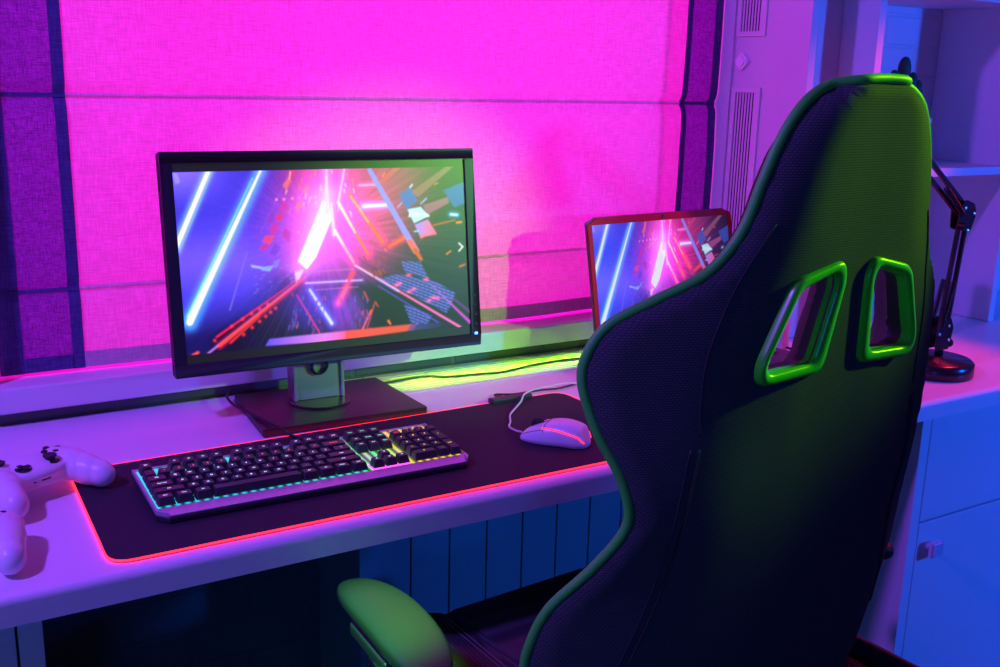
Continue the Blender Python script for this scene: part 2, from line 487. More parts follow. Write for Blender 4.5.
pad_blob(bm, (-.058,0,.196), .013,.012,.026, -.3)
pad_blob(bm, (-.085,0,.168), .010,.010,.018, -.5)
pad_blob(bm, (-.002,0,.188), .014,.013,.030, .25)
pad_blob(bm, (.020,0,.176), .012,.012,.024, .3)
pad_blob(bm, (.022,0,.150), .013,.013,.034, .3)
pad_blob(bm, (.034,0,.128), .012,.012,.026, .2)
finish('cactus_stems', bm, M['cactus'], ct, smooth=True)

# dark vase seen through the cut-out
bm = bmesh.new()
lathe(bm, [(0,0),(.050,0),(.052,.006),(.046,.05),(.034,.11),(.026,.15),(.024,.22),(.026,.27),(.022,.27),(.020,.2),(0,.19)], 32)
o = finish('vase', bm, M['vase'], smooth=True, loc=(1.988, 1.495, ZD+.0003))
tag(o, 'dark purple tapering vase glimpsed through the right chair cut-out', 'vase')

# ------------------------------------------------------------------ screen picture (drawn in numpy)
def homography(src, dst):
    A = []
    for (x, y), (u, v) in zip(src, dst):
        A.append([x, y, 1, 0, 0, 0, -u*x, -u*y]); A.append([0, 0, 0, x, y, 1, -v*x, -v*y])
    b = [c for p in dst for c in p]
    h = np.linalg.solve(np.array(A, float), np.array(b, float))
    return np.append(h, 1).reshape(3, 3)
def picture(W=400, H=225):
    # artwork coordinates are the ones of the picture's own outline (172,174)-(463,170)-(470,324)-(188,355)
    Hm = homography([(0,0),(1,0),(1,1),(0,1)], [(172.2,174),(463,170),(470,324.5),(188,355)])
    u, v = np.meshgrid((np.arange(W)+.5)/W, (np.arange(H)+.5)/H)
    q = np.stack([u, v, np.ones_like(u)], -1) @ Hm.T
    X = q[...,0]/q[...,2]; Y = q[...,1]/q[...,2]
    img = np.zeros((H, W, 3))
    def srgb(c):
        c = np.array(c, float)/255
        return np.where(c <= .04045, c/12.92, ((c+.055)/1.055)**2.4)
    def over(mask, c):
        img[:] = img*(1-mask[...,None]) + srgb(c)*mask[...,None]
    def add(mask, c, k=1): img[:] = img + mask[...,None]*srgb(c)*k
    def sm(x): x = np.clip(x, 0, 1); return x*x*(3-2*x)
    rng = np.random.default_rng(3)
    cx, cy = 322, 236
    ang = np.arctan2(Y-cy, X-cx); rad = np.hypot(X-cx, Y-cy)
    # streaky radial noise
    nz = rng.random(720); nz = np.convolve(np.r_[nz[-4:], nz, nz[:4]], np.ones(5)/5, 'same')[4:-4]
    rayn = np.interp((ang+PI)/(2*PI)*720, np.arange(720), nz)
    nz2 = rng.random(2000); ray2 = np.interp((ang+PI)/(2*PI)*2000, np.arange(2000), nz2)
    img[:] = srgb((22, 10, 40))
    # left blue field
    left = sm((316-X - (Y-172)*.10)/70)
    over(left, (66, 58, 226))
    add(left*np.exp(-((Y-(262-(X-200)*.05))/26)**2), (90, 60, 190), 1.1)
    add(left*sm((240-X)/60)*sm((215-Y)/60), (130, 100, 240), 1.2)
    over(left*sm((Y-(300-(X-190)*.25))/45)*.93, (12, 12, 66))
    over(sm((Y-(345-(X-190)*.62))/12)*sm((X-205)/20)*.9, (14, 6, 22))
    over(left*sm((X-236)/24)*sm((290-X)/20)*sm((285-Y)/60)*.5, (20, 40, 190))
    # pink burst
    pink = np.exp(-((X-(338+(Y-172)*-.10))/46)**2)*sm((292-Y)/60)
    over(pink*(.65+.35*rayn), (236, 30, 130))
    add(np.exp(-((X-326)/24)**2 - ((Y-205)/45)**2), (255, 90, 215), .9)
    add(np.exp(-((X-372)/26)**2 - ((Y-222)/34)**2)*rayn, (255, 40, 60), .9)
    add(sm((X-345)/60)*sm((262-Y+ (X-345)*.05)/60)*np.exp(-((X-400)/42)**2)*(.2+rayn), (190, 60, 120), .55)
    over(sm((X-405)/40)*.6, (26, 22, 34))
    # violet haze around the road
    add(np.exp(-(rad/48)**2)*(.4+rayn), (160, 60, 255), .9)
    add(np.exp(-(rad/95)**2)*np.clip(ray2-.6, 0, 1)*2, (200, 90, 255), .35)
    # dark road sides
    road = sm((Y-(272+np.abs(X-335)*.15))/14)*sm((X-330)/25)
    over(road*.92, (16, 8, 22))
    def line(x0, y0, x1, y1, w0, w1, c, glow=None, gw=4, gk=.6, soft=.6, k=1.0):
        dx, dy = x1-x0, y1-y0; L = math.hypot(dx, dy)
        t = np.clip(((X-x0)*dx+(Y-y0)*dy)/L**2, 0, 1)
        d = np.hypot(X-(x0+t*dx), Y-(y0+t*dy)); w = w0+(w1-w0)*t
        if glow is not None: add(np.exp(-np.maximum(d-w/2, 0)**2/gw**2), glow, gk)
        m = 1-sm((d-w/2+soft)/(2*soft))
        img[:] = img*(1-m[...,None]) + srgb(c)*k*m[...,None]
    def poly(pts, c, a=1., c2=None):
        m = np.ones_like(X); P = pts; n = len(P)
        area = sum(P[i][0]*P[(i+1) % n][1]-P[(i+1) % n][0]*P[i][1] for i in range(n))
        s = 1 if area > 0 else -1
        for i in range(n):
            (ax, ay), (bx_, by_) = P[i], P[(i+1) % n]
            L = math.hypot(bx_-ax, by_-ay)+1e-9
            d = s*((bx_-ax)*(Y-ay)-(by_-ay)*(X-ax))/L
            m = np.minimum(m, sm((d+.5)/1.0))
        if c2 is None: over(m*a, c)
        else:
            t = np.clip((X-min(p[0] for p in P))/(max(p[0] for p in P)-min(p[0] for p in P)), 0, 1)[...,None]
            cc = srgb(c)*(1-t)+srgb(c2)*t; img[:] = img*(1-(m*a)[...,None])+cc*(m*a)[...,None]
    r1 = lambda pts: [(165+a/6.25, 155+b/6.25) for a, b in pts]
    r2 = lambda pts: [(315+a/6.25, 150+b/6.25) for a, b in pts]
    r4 = lambda pts: [(320+a/6.06, 250+b/6.06) for a, b in pts]
    # big blue-white light bars at left
    line(213.5,173, 181,252, 1.5,1.5, (130,140,255), k=.9)
    line(209.8,172, 176.5,250, 4.2,5.2, (255,255,255), (90,150,255), 3.6, 1.0)
    line(254,180, 189,317, .8,2.0, (120,215,255), k=.9)
    line(263,171, 191.5,322, 2.0,7.0, (255,255,255), (60,150,255), 5.0, 1.1)
    line(249,253, 232,310, .8,1.0, (140,110,235))
    line(293,172, 262,235, .6,.6, (140,80,220))
    poly([(173,175),(178,175),(181,184),(176,186)], (200,190,255), .35)
    # squares
    for pts, c in (([(785,110),(830,110),(800,175),(775,160)],(235,40,120)),([(785,150),(800,175),(770,235),(745,200)],(255,110,120)), ([(745,300),(785,320),(755,370),(725,350)],(225,20,170)),
                   ([(720,370),(755,380),(735,430),(700,410)],(240,20,90)), ([(680,430),(722,450),(700,505),(665,490)],(225,20,150)),
                   ([(640,510),(700,508),(670,570),(620,550)],(255,60,60)), ([(610,570),(660,575),(640,605),(605,595)],(230,20,100)),
                   ([(900,195),(915,210),(897,268),(873,240)],(255,130,110)), ([(845,300),(865,325),(842,372),(825,340)],(255,120,110)),
                   ([(760,460),(800,490),(790,560),(745,510)],(190,20,160)), ([(670,370),(700,385),(675,440),(650,420)],(150,40,200)),
                   ([(700,560),(740,580),(700,640),(665,620)],(110,50,210))):
        poly(r1(pts), c, .72)
    for a, b in ((708,290),(755,288),(808,284),(852,280),(888,280),(925,278),(950,276),(845,490)):
        x, y = r1([(a, b)])[0]; add(np.exp(-((X-x)**2+(Y-y)**2)/1.2), (255,130,60), 1.3)
    for k in range(46):
        x = rng.uniform(288, 362); y = rng.uniform(172, 215); h = rng.uniform(2, 7)
        line(x, y, x+(cx-x)*.03*-1, y+h, 1.1,.6, ((255,120,90) if k % 3 else (255,210,220)), k=.9, soft=.5)
    # patches of light on the left wall
    for q_, c in (([(252.5,265),(262,267),(268,268),(266,270),(254,268)],(180,190,255)), ([(262,268),(276,266),(272,272),(264,271)],(140,170,255)), ([(276,262),(282,260),(280,267),(276,269)],(120,120,240)), ([(297,272),(306,270),(302,279),(298,283)],(225,190,255))):
        poly(q_, c, .9)
    for k in range(30):
        x = rng.uniform(256, 300); y = 268+(300-x)*.35+rng.uniform(-6, 14)
        line(x, y, x+2.5, y-1, .8,.5, (170,120,240) if k % 2 else (120,90,230), k=.8)
    # central flare
    for wd, kk in ((20, .5), (10, .9)):
        t = np.clip((Y-196)/(270-196), 0, 1)
        c0 = 327+(304-327)*t
        add(np.exp(-((X-c0)/wd)**2)*np.exp(-np.maximum(np.abs(Y-232)-34, 0)**2/90), (215,110,255), kk)
    poly([(325,202),(331,208),(333,222),(318,258),(309,270),(300,262),(310,238)], (255,255,255), 1)
    line(328,172, 329,214, .8,5, (255,215,255), (255,120,230), 4, .7)
    line(346,171, 340,205, 1.2,2.2, (255,200,240), (255,70,190), 3, .6)
    line(333,206, 336,236, 2,3, (255,225,240), (255,90,200), 3, .6)
    # orange light bars at right
    line(339.8,204, 369.5,255, 3.6,2.0, (255,120,50), (255,20,70), 4, .9)
    line(339.8,204, 357,234, 2.6,1.2, (255,245,230))
    line(336,231, 355.5,263, 3.6,2.0, (255,170,190), (255,10,110), 4, .9)
    line(336,231, 345,246, 2.2,1.2, (255,250,250))
    line(351,196.5, 383.8,243, 3.0,2.4, (255,110,30), (255,30,60), 3.5, .8)
    line(352,198, 370,224, 1.0,.8, (255,220,160))
    line(391,247.6, 405.4,239, 1.6,2.2, (255,90,20), (255,40,20), 2.5, .5)
    line(378,232, 374,248, .8,.8, (255,60,60))
    # beams & panels on the right wall
    poly(r2([(600,280),(820,125),(865,125),(650,310)]), (190,110,120), .45)
    poly(r2([(680,360),(830,310),(840,345),(700,420)]), (200,90,150), .55)
    poly(r2([(400,215),(500,130),(545,130),(430,240)]), (235,70,110), .5)
    poly(r2([(530,295),(600,250),(645,330),(580,385)]), (60,90,200), .85)
    poly(r2([(805,270),(925,220),(930,350),(870,375)]), (52,84,190), .8)
    poly(r2([(585,385),(665,370),(715,425),(625,468)]), (190,235,255), 1)
    poly(r2([(600,395),(590,430),(720,430),(715,415)]), (220,250,255), .9)
    poly(r2([(628,478),(710,445),(765,535),(665,555)]), (170,140,255), 1, (255,70,110))
    line(427,201, 421.5,206, 1.2,1, (150,190,255)); line(411,190, 413,187.5, 1.4,1.4, (190,220,255)); line(399,209, 403,205, 1, .8, (180,180,255))
    line(451,216.5, 457,217, 2.2,2.2, (190,250,255), (60,160,230), 2, .5)
    line(415.5,233, 419,232.5, 1.2,1.2, (170,220,255))
    line(422,239, 427,236.5, 2,1.4, (255,100,60))
    line(434,227, 455,222, 1,1, (230,90,20), k=.8); line(457,224.5, 461,224, 1.8,1.8, (255,120,20))
    line(435,187.5, 438,186, 1,1, (220,110,20)); line(384,179, 386,176, 1.5,1, (255,110,50)); line(386,250, 388,252, 1.6,1.2, (255,100,20))
    line(447,255, 451,252, 1.2,1, (255,110,30)); line(460,267, 465,265, 1.8,1.2, (220,80,20))
    line(361,187.8, 376,187.2, 1.6,1.4, (190,170,255), (255,80,160), 2, .4)
    line(365.4,208.2, 388,207, 3.4,2.6, (250,250,255), (110,120,255), 3, .8)
    line(371,173, 417,252, 4.2,6.0, (152,138,252)); line(411,243, 417,252, 5.4,5.8, (255,90,90)); line(416,251, 422,260, 4.6,3, (230,90,40), k=.8)
    # horizon lines
    line(318,272, 356,269.5, .7,.7, (230,110,200)); line(308,283.5, 364,280.3, 1.3,1.0, (225,190,255), (160,60,200), 2, .4)
    line(318,290, 360,287, .6,.5, (200,90,210))
    # road edges
    line(322,266, 208.8,354, .9,1.6, (190,120,235)); line(306,279, 222,345, 1.1,3.0, (255,70,50), (255,20,60), 2, .4)
    line(300,280, 219,336.5, .7,2.0, (250,20,80)); line(262,316, 233,342, 1.0,1.8, (240,50,30))
    line(200,352, 190,358, 2.5,3, (255,80,50))
    for x, y in ((234,326),(245,319),(254,313.5),(262,309),(270,304),(246,334),(254.5,327),(262,321),(268,316),(273,312),(278,308),(217,340)):
        add(np.exp(-((X-x)**2+(Y-y)**2)/1.6), (255,50,50), 1.2)
    line(357,266, 462.7,327, 1.4,2.0, (255,110,200)); line(357,266, 400,291, 1.6,1.4, (255,190,230)); line(380,286, 440,322, .6,.8, (110,70,240))
    line(430,283, 471,322, .6,2.4, (205,60,210)); line(436,284, 471,312, 1.0,3, (95,25,120), k=.9)
    line(376,278, 398,291, .8,1, (120,110,255))
    # reflections under the horizon
    line(312,290, 334,322.6, 2.0,3.2, (205,225,255), (90,90,255), 3, .7)
    line(299,295, 322,332, .9,1.3, (240,30,110)); line(354.7,273, 351,281, 2.6,2.4, (255,60,70), (255,20,90), 2, .5)
    line(349,286.5, 340.5,303, 3.0,3.4, (255,90,70), (255,20,120), 3, .6)
    line(373,310, 364.6,328, 1.6,1.6, (255,90,40)); line(376,304, 369,327, .8,.8, (220,70,60)); line(390,320,392,323, 2,1.4, (255,110,40))
    line(366,292, 370,300, 1.6,1, (220,60,40), k=.8); line(377,302,380,306,2,1,(200,60,50),k=.8)
    add(np.exp(-((X-347)/16)**2-((Y-312)/22)**2)*(.3+rayn), (150,40,220), .8)
    add(np.exp(-((X-318)/26)**2-((Y-305)/20)**2), (50,30,190), .8)
    for k in range(90):
        x = rng.uniform(292, 372); y = rng.uniform(292, 332)
        if abs(x-332) < 5: continue
        line(x, y, x+rng.uniform(-1,1), y+rng.uniform(2,5), 1.1,.8, [(120,90,230),(190,60,200),(90,120,240),(230,70,90)][k % 4], k=rng.uniform(.3,.9))
    # hatched blue windows mirrored on the right
    def hatch(pts, n):
        P = np.array(pts); x0, y0 = P.min(0); x1, y1 = P.max(0)
        m = np.ones_like(X); area = sum(P[i][0]*P[(i+1) % len(P)][1]-P[(i+1) % len(P)][0]*P[i][1] for i in range(len(P))); s = 1 if area > 0 else -1
        for i in range(len(P)):
            a, b = P[i], P[(i+1) % len(P)]; L = np.hypot(*(b-a))
            m = np.minimum(m, sm((s*((b[0]-a[0])*(Y-a[1])-(b[1]-a[1])*(X-a[0]))/L+.8)/1.6))
        st = .5+.5*np.sin((Y-X*.36)*2.1)
        br = .5+.5*np.sin(X*1.15+Y*.9)*np.sin(X*.31-Y*.7)
        over(m*sm((st-.25)/.4)*(.45+.55*br), (112,120,250))
    hatch(r4([(500,70),(615,78),(665,180),(520,135)]), 5)
    hatch(r4([(372,175),(480,148),(700,190),(830,265),(800,320),(780,380)]), 8)
    hatch(r4([(518,330),(560,340),(680,395),(660,440),(560,440)]), 5)
    for a, b in ((470,215),(548,252),(575,236),(648,180),(665,305),(690,285),(545,153),(715,290),(490,203)):
        x, y = r4([(a, b)])[0]; add(np.exp(-((X-x)**2/5+(Y-y)**2/1.6)), (255,50,90), 1.2)
    for k in range(26):
        x = rng.uniform(364, 386); y = rng.uniform(255, 275); line(x, y, x+2.2, y+4, .9,.6, (225,70,50), k=rng.uniform(.3,.9))
    # kerb at the front
    poly([(268,345),(272,338.3),(330,332),(330,340)], (95,80,245), .95, (235,130,255))
    poly([(330,340),(330,332),(348,330),(348,338)], (235,120,255), .95, (255,90,150))
    poly([(348,338),(348,330),(419,322.6),(414,329)], (255,75,70), .95, (225,80,50))
    poly([(408,330),(413,322.8),(446,321),(440,326)], (70,60,150), .8, (22,20,60))
    # chevron
    line(459,244.5, 462.6,248, 1.1,1.1, (250,250,250), soft=.45); line(462.6,248, 459,252, 1.1,1.1, (250,250,250), soft=.45)
    k = np.array([.22,.56,.22])
    P_ = np.pad(img, ((1,1),(1,1),(0,0)), 'edge')
    P_ = k[0]*P_[:-2]+k[1]*P_[1:-1]+k[2]*P_[2:]
    img = k[0]*P_[:,:-2]+k[1]*P_[:,1:-1]+k[2]*P_[:,2:]
    img *= (1+ (rng.random((H, W, 1))-.5)*.12)
    return np.clip(img, 0, 1.6)
PIC = picture()

def screen_mesh(name, W, H, pic, m, parent):
    """display surface in the local XZ plane, origin at its bottom middle, facing -Y"""
    h, w = pic.shape[:2]
    xs = np.linspace(-W/2, W/2, w+1); zs = np.linspace(H, 0, h+1)
    gx, gz = np.meshgrid(xs, zs)
    co = np.stack([gx, np.zeros_like(gx), gz], -1).reshape(-1, 3)
    idx = np.arange((w+1)*(h+1)).reshape(h+1, w+1)
    f = np.stack([idx[1:, :-1], idx[1:, 1:], idx[:-1, 1:], idx[:-1, :-1]], -1).reshape(-1, 4)
    me = bpy.data.meshes.new(name)
    me.vertices.add(len(co)); me.vertices.foreach_set('co', co.ravel())
    me.loops.add(f.size); me.loops.foreach_set('vertex_index', f.ravel())
    me.polygons.add(len(f)); me.polygons.foreach_set('loop_start', np.arange(0, f.size, 4)); me.polygons.foreach_set('loop_total', np.full(len(f), 4))
    me.update(calc_edges=True)
    at = me.color_attributes.new('picture', 'FLOAT_COLOR', 'POINT')
    pad = np.pad(pic, ((0,1),(0,1),(0,0)), 'edge')
    col = np.concatenate([pad, np.ones((*pad.shape[:2], 1))], -1)
    at.data.foreach_set('color', col.astype(np.float32).ravel())
    me.materials.append(m)
    o = bpy.data.objects.new(name, me); link(o, parent)
    return o
def screen_mat(name, strength, rough, spec, base=.012):
    m = mat(name, (base,base,base), rough, spec=spec)
    nt = m.node_tree; b = nt.nodes['Principled BSDF']
    a = nt.nodes.new('ShaderNodeVertexColor'); a.layer_name = 'picture'
    nt.links.new(a.outputs['Color'], b.inputs['Emission Color']); b.inputs['Emission Strength'].default_value = strength
    return m
M['screen'] = screen_mat('monitor_panel', 1.12, .38, .75, .018)
M['lapscreen'] = screen_mat('laptop_panel', .75, .25, .3, .02)

# ------------------------------------------------------------------ monitor
mon = thing('computer_monitor', 'large black monitor showing a neon tunnel on the desk left of the laptop', 'monitor', (.673, 1.622, ZD), math.radians(-1.9))
TL = Matrix.Translation((0, 0, .089)) @ Matrix.Rotation(math.radians(-7.5), 4, 'X')
W, H = .556, .361
bez = .0205
def frame_bm(W, H, bl, bt, bb, depth, y0=0, lip=.002):
    bm = bmesh.new()
    box(bm, -W/2, W/2, y0, y0+depth, 0, bb); box(bm, -W/2, W/2, y0, y0+depth, H-bt, H)
    box(bm, -W/2, -W/2+bl, y0, y0+depth, bb, H-bt); box(bm, W/2-bl, W/2, y0, y0+depth, bb, H-bt)
    return bm
bm = frame_bm(W, H, .019, .0185, .0215, .018)
bmesh.ops.remove_doubles(bm, verts=bm.verts, dist=1e-6)
dup_f = [f for f in bm.faces if 0]
o = finish('bezel', bm, M['blackplastic'], mon, bevel=.0012); o.matrix_local = TL
bm = bmesh.new()
lo_f = [(-W/2+.002,.0),(W/2-.002,.0)]
box(bm, -W/2+.001, W/2-.001, .0182, .034, .001, H-.001)
v1 = box(bm, -.20, .20, .034, .060, .05, H-.06)
for v in v1:
    if v.co.y > .05: v.co.x *= .86; v.co.z = .05+(v.co.z-.05)*.9+.01
o = finish('rear_shell', bm, M['blackplastic'], mon, bevel=.002); o.matrix_local = TL
SW, SH = W-.038, H-.040
pw = 400; ph = int(pw*SH/SW*1.0); 
canvas = np.full((ph, pw, 3), .0035); canvas[:] = (.010,.0095,.0075)
ptop = (ph-225)//2
canvas[ptop:ptop+225] = PIC
o = screen_mesh('screen', SW, SH, canvas, M['screen'], mon); o.matrix_local = TL @ Matrix.Translation((0, .0035, .0215))
# buttons on the right bezel
for k in range(5):
    z = .0225+.0175*k
    b = boxo('button', (W/2-.0125, W/2-.0065, -.0010, .002, z-.0022, z+.0022), M['blacksatin'] if k else M['blue_led'], mon, bevel=.0005)
    b.matrix_local = TL
    if k == 0: b['label'] = 'blue-lit power button'
# stand
dz = .005
lo = roundpoly([(-.146,-.073),(.146,-.073),(.135,.135),(-.135,.135)], .004, 3)
bm = bmesh.new(); prism(bm, lo, .0012, .014)
sb = finish('stand_base', bm, M['monbase'], mon, bevel=.0012); sb.location = (-.020,-.016,0)
bm = bmesh.new(); lathe(bm, [(0,.0141),(.054,.0141),(.054,.0165),(.052,.0175),(0,.0175)], 48)
finish('turntable', bm, M['blacksatin'], mon, smooth=False, loc=(-.030,.024,0))
bm = bmesh.new()
cw, cw2 = .043, .047
vs = box(bm, -cw, cw, .030, .062, .0176, .30)
for v in vs:
    if v.co.z > .2: v.co.y += .020
# raised side rails
for s in (-1, 1):
    v2 = box(bm, s*cw-.003, s*cw+.003, .025, .062, .0176, .30)
    for v in v2:
        if v.co.z > .2: v.co.y += .020
o = finish('neck', bm, M['silver'], mon, loc=(-.030,-.004,0), bevel=.001)
o['label'] = 'silver neck'
bm = bmesh.new()
tube(bm, [(.014*math.cos(a), 0, .014*math.sin(a)) for a in np.linspace(0, 2*PI, 25)[:-1]], .0032, 8, closed=True)
finish('cable_ring', bm, M['blacksatin'], mon, smooth=True, loc=(-.030,.023,.078))

# ------------------------------------------------------------------ laptop
lap = thing('laptop', 'open gaming laptop with red-lit rim half hidden behind the chair', 'laptop', (1.420, 1.610, ZD+.0008), math.radians(4.6))
LW, LH = .418, .288
TLp = Matrix.Translation((.012, .012, .024)) @ Matrix.Rotation(math.radians(-11.6), 4, 'X')
lo = roundpoly([(-LW/2, 0), (LW/2, 0), (LW/2, LH-.010), (LW/2-.026, LH), (-LW/2+.026, LH), (-LW/2, LH-.010)], .003, 2)
bm = bmesh.new(); Mx = Matrix.Rotation(PI/2, 4, 'X')
prism(bm, lo, -.0085, -.0025, Mx)
bmesh.ops.recalc_face_normals(bm, faces=bm.faces)
o = finish('lid', bm, M['lid'], lap); o.matrix_local = TLp
bm = bmesh.new()
bl, bt, bb = .011, .016, .026
box(bm, -LW/2+.001, LW/2-.001, -.001, .0024, .0, bb); 
box(bm, -LW/2+.001, -LW/2+bl, -.001, .0024, bb, LH-bt); box(bm, LW/2-bl, LW/2-.001, -.001, .0024, bb, LH-bt)
vs = box(bm, -LW/2+.001, LW/2-.001, -.001, .0024, LH-bt, LH-.001)
bmesh.ops.remove_doubles(bm, verts=bm.verts, dist=1e-6)
for v in bm.verts:
    if v.co.z > LH-.002: v.co.x *= (LW/2-.026)/(LW/2-.001)
for s in (-1, 1):
    a = [bm.verts.new((s*(LW/2-.001), y, z)) for y, z in ((-.001, LH-bt), (.0024, LH-bt))]
o = finish('screen_rim', bm, M['bezel'], lap); o.matrix_local = TLp; o['label'] = 'red-lit screen rim'
bm = bmesh.new(); lathe(bm, [(0,0),(.0032,0),(.0032,.0012),(0,.0012)], 16, Matrix.Translation((0,-.001,LH-.008)) @ Matrix.Rotation(PI/2, 4, 'X'))
o = finish('webcam', bm, M['blacksatin'], lap); o.matrix_local = TLp
lp = PIC[:, :, :]
o = screen_mesh('screen', LW-2*bl, LH-bt-bb, lp, M['lapscreen'], lap); o.matrix_local = TLp @ Matrix.Translation((0, .0008, bb))
bm = bmesh.new()
lo = roundpoly([(-LW/2+.012,-.262),(LW/2+.012,-.262),(LW/2+.012,.012),(-LW/2+.012,.012)], .012, 4)
prism(bm, lo, .003, .021)
o = finish('base', bm, M['lid'], lap, bevel=.0015)
bm = bmesh.new(); box(bm, -.17+.012, .17+.012, -.03, -.004, .0, .0031); finish('foot', bm, M['rubber'], lap)
bm = bmesh.new(); box(bm, -.17+.012, .17+.012, -.255, -.24, 0, .0031)
finish('foot', bm, M['rubber'], lap)
M['lapkey'] = mat('laptop_key', (.06,.02,.03), .45)
for r in range(5):
    for c in range(17):
        x = -.178+c*.0208+.012; y = -.025-r*.0205
        boxo('key', (x, x+.0178, y-.0175, y, .0211, .0232), M['lapkey'], lap)
boxo('touchpad', (-.055, .055, -.25, -.165, .0208, .0215), M['blacksatin'], lap)
bm = bmesh.new(); box(bm, LW/2+.012, LW/2+.032, -.135, -.121, .007, .016)
tag(finish('charger_cable', bm, M['cable'], None, bevel=.001), 'black charger cable plugged into the side of the laptop', 'cable')
cc = bpy.data.objects['charger_cable']; cc.location = lap.location; cc.rotation_euler = lap.rotation_euler
bmt = bmesh.new(); tube(bmt, catmull([(LW/2+.030, -.128, .0115), (LW/2+.050, -.128, .012), (LW/2+.075,-.10,.006), (LW/2+.085,-.03,.0045), (LW/2+.06,.03,.0045)], 8), .0028, 8)
finish('cord', bmt, M['cable'], cc, smooth=True)

# ------------------------------------------------------------------ desk mat
mat_t = thing('desk_mat', 'long black desk mat with glowing red edge under the keyboard', 'desk mat', (0,0,ZD))
lo = [(.200,1.192),(1.085,1.190),(1.075,1.527),(.208,1.520)]
lo = roundpoly(lo, .030, 10)
bm = bmesh.new(); prism(bm, lo, .0003, .0038)
finish('cloth', bm, M['pad'], mat_t)
tubeo('light_edge', [(p.x, p.y, .0026) for p in lo], .0015, M['led_red'], mat_t, 8, closed=True)['label'] = 'glowing red light strip'
bm = bmesh.new(); box(bm, -.043, .043, -.009, .009, 0.0005, .012)
cb = finish('control_box', bm, M['blackplastic'], mat_t, bevel=.002); cb.location = (.962, 1.523, 0); cb.rotation_euler = (0,0,.02)
usb = thing('usb_cable', 'thin black cable plugged into the control box on the desk mat', 'cable', (0,0,ZD))
bm = bmesh.new(); box(bm, .943, .955, 1.534, 1.546, .001, .009); finish('plug', bm, M['cable'], usb, bevel=.001)
tubeo('cord', catmull([(.949,1.545,.005),(.955,1.565,.004),(.99,1.555,.003),(1.05,1.553,.003),(1.10,1.55,.003),(1.2,1.585,.003),(1.3,1.64,.003)], 8), .0018, M['cable'], usb)
vc = tag(tubeo('power_cable', [Vector(p)+Vector((0,0,ZD+.004)) for p in catmull([(.76,1.71,0),(.814,1.725,0),(.894,1.730,0),(.931,1.708,0),(1.003,1.696,0),(1.044,1.688,0),(1.12,1.703,0),(1.194,1.710,0),(1.30,1.702,0),(1.40,1.71,0)], 8)], .0024, M['cable']),
         'black cable lying across the green-lit vent behind the desk', 'cable')

# ------------------------------------------------------------------ keyboard
KW = .459
kb = thing('keyboard', 'full-size black mechanical keyboard with coloured backlight on the desk mat', 'keyboard', (.276, 1.282, ZD+.004), math.radians(-.75))
kb.rotation_euler = (math.radians(2.2), 0, math.radians(-.75))
u1 = .0201
# case: chamfered tray
bm = bmesh.new()
lo = [(.014,-.012),(KW-.010,-.012),(KW,.002),(KW,.150),(0,.150),(0,.004)]
prism(bm, lo, .0005, .0085)
kc = finish('case', bm, M['case'], kb, bevel=.0015)
bm = bmesh.new()
box(bm, .0036, KW-.0036, .0086, .1454, .0090, .0125)
finish('backlight_board', bm, None, kb)
bl_o = bpy.data.objects['backlight_board']
def backlight():
    m = mat('rgb_backlight', (.22,.22,.22), .5); nt = m.node_tree; b = nt.nodes['Principled BSDF']
    tc = nt.nodes.new('ShaderNodeTexCoord'); sp = nt.nodes.new('ShaderNodeSeparateXYZ'); nt.links.new(tc.outputs['Object'], sp.inputs[0])
    mr = nt.nodes.new('ShaderNodeMapRange'); mr.inputs['From Min'].default_value = 0; mr.inputs['From Max'].default_value = KW
    nt.links.new(sp.outputs['X'], mr.inputs['Value'])
    cr = nt.nodes.new('ShaderNodeValToRGB'); e = cr.color_ramp.elements
    e[0].position = 0; e[0].color = (.02,.55,.8,1); e[1].position = 1; e[1].color = (1,.55,.02,1)
    for p, c in ((.35,(.02,.6,.65,1)),(.62,(.05,.75,.6,1)),(.66,(.0,.95,.35,1)),(.70,(.55,.6,.35,1)),(.725,(.1,.9,.3,1)),(.80,(.6,.8,.05,1)),(.84,(1,.6,.02,1))):
        n = e.new(p); n.color = c
    nt.links.new(mr.outputs[0], cr.inputs[0]); nt.links.new(cr.outputs[0], b.inputs['Emission Color'])
    # individual lamps: bright patches along each row
    w = nt.nodes.new('ShaderNodeTexWave'); w.inputs['Scale'].default_value = 1/u1/6.2832*6.2832/2; w.bands_direction = 'X'; w.inputs['Distortion'].default_value = 0
    nt.links.new(tc.outputs['Object'], w.inputs['Vector'])
    mm = nt.nodes.new('ShaderNodeMapRange'); mm.inputs['To Min'].default_value = .06; mm.inputs['To Max'].default_value = 1.15
    nt.links.new(w.outputs['Fac'], mm.inputs['Value']); nt.links.new(mm.outputs[0], b.inputs['Emission Strength'])
    return m
bl_o.data.materials.append(backlight())
# front plate: silver ledge and side cheeks
bm = bmesh.new()
def wedge(pts, zl, zh):
    prism(bm, pts, zl, zh)
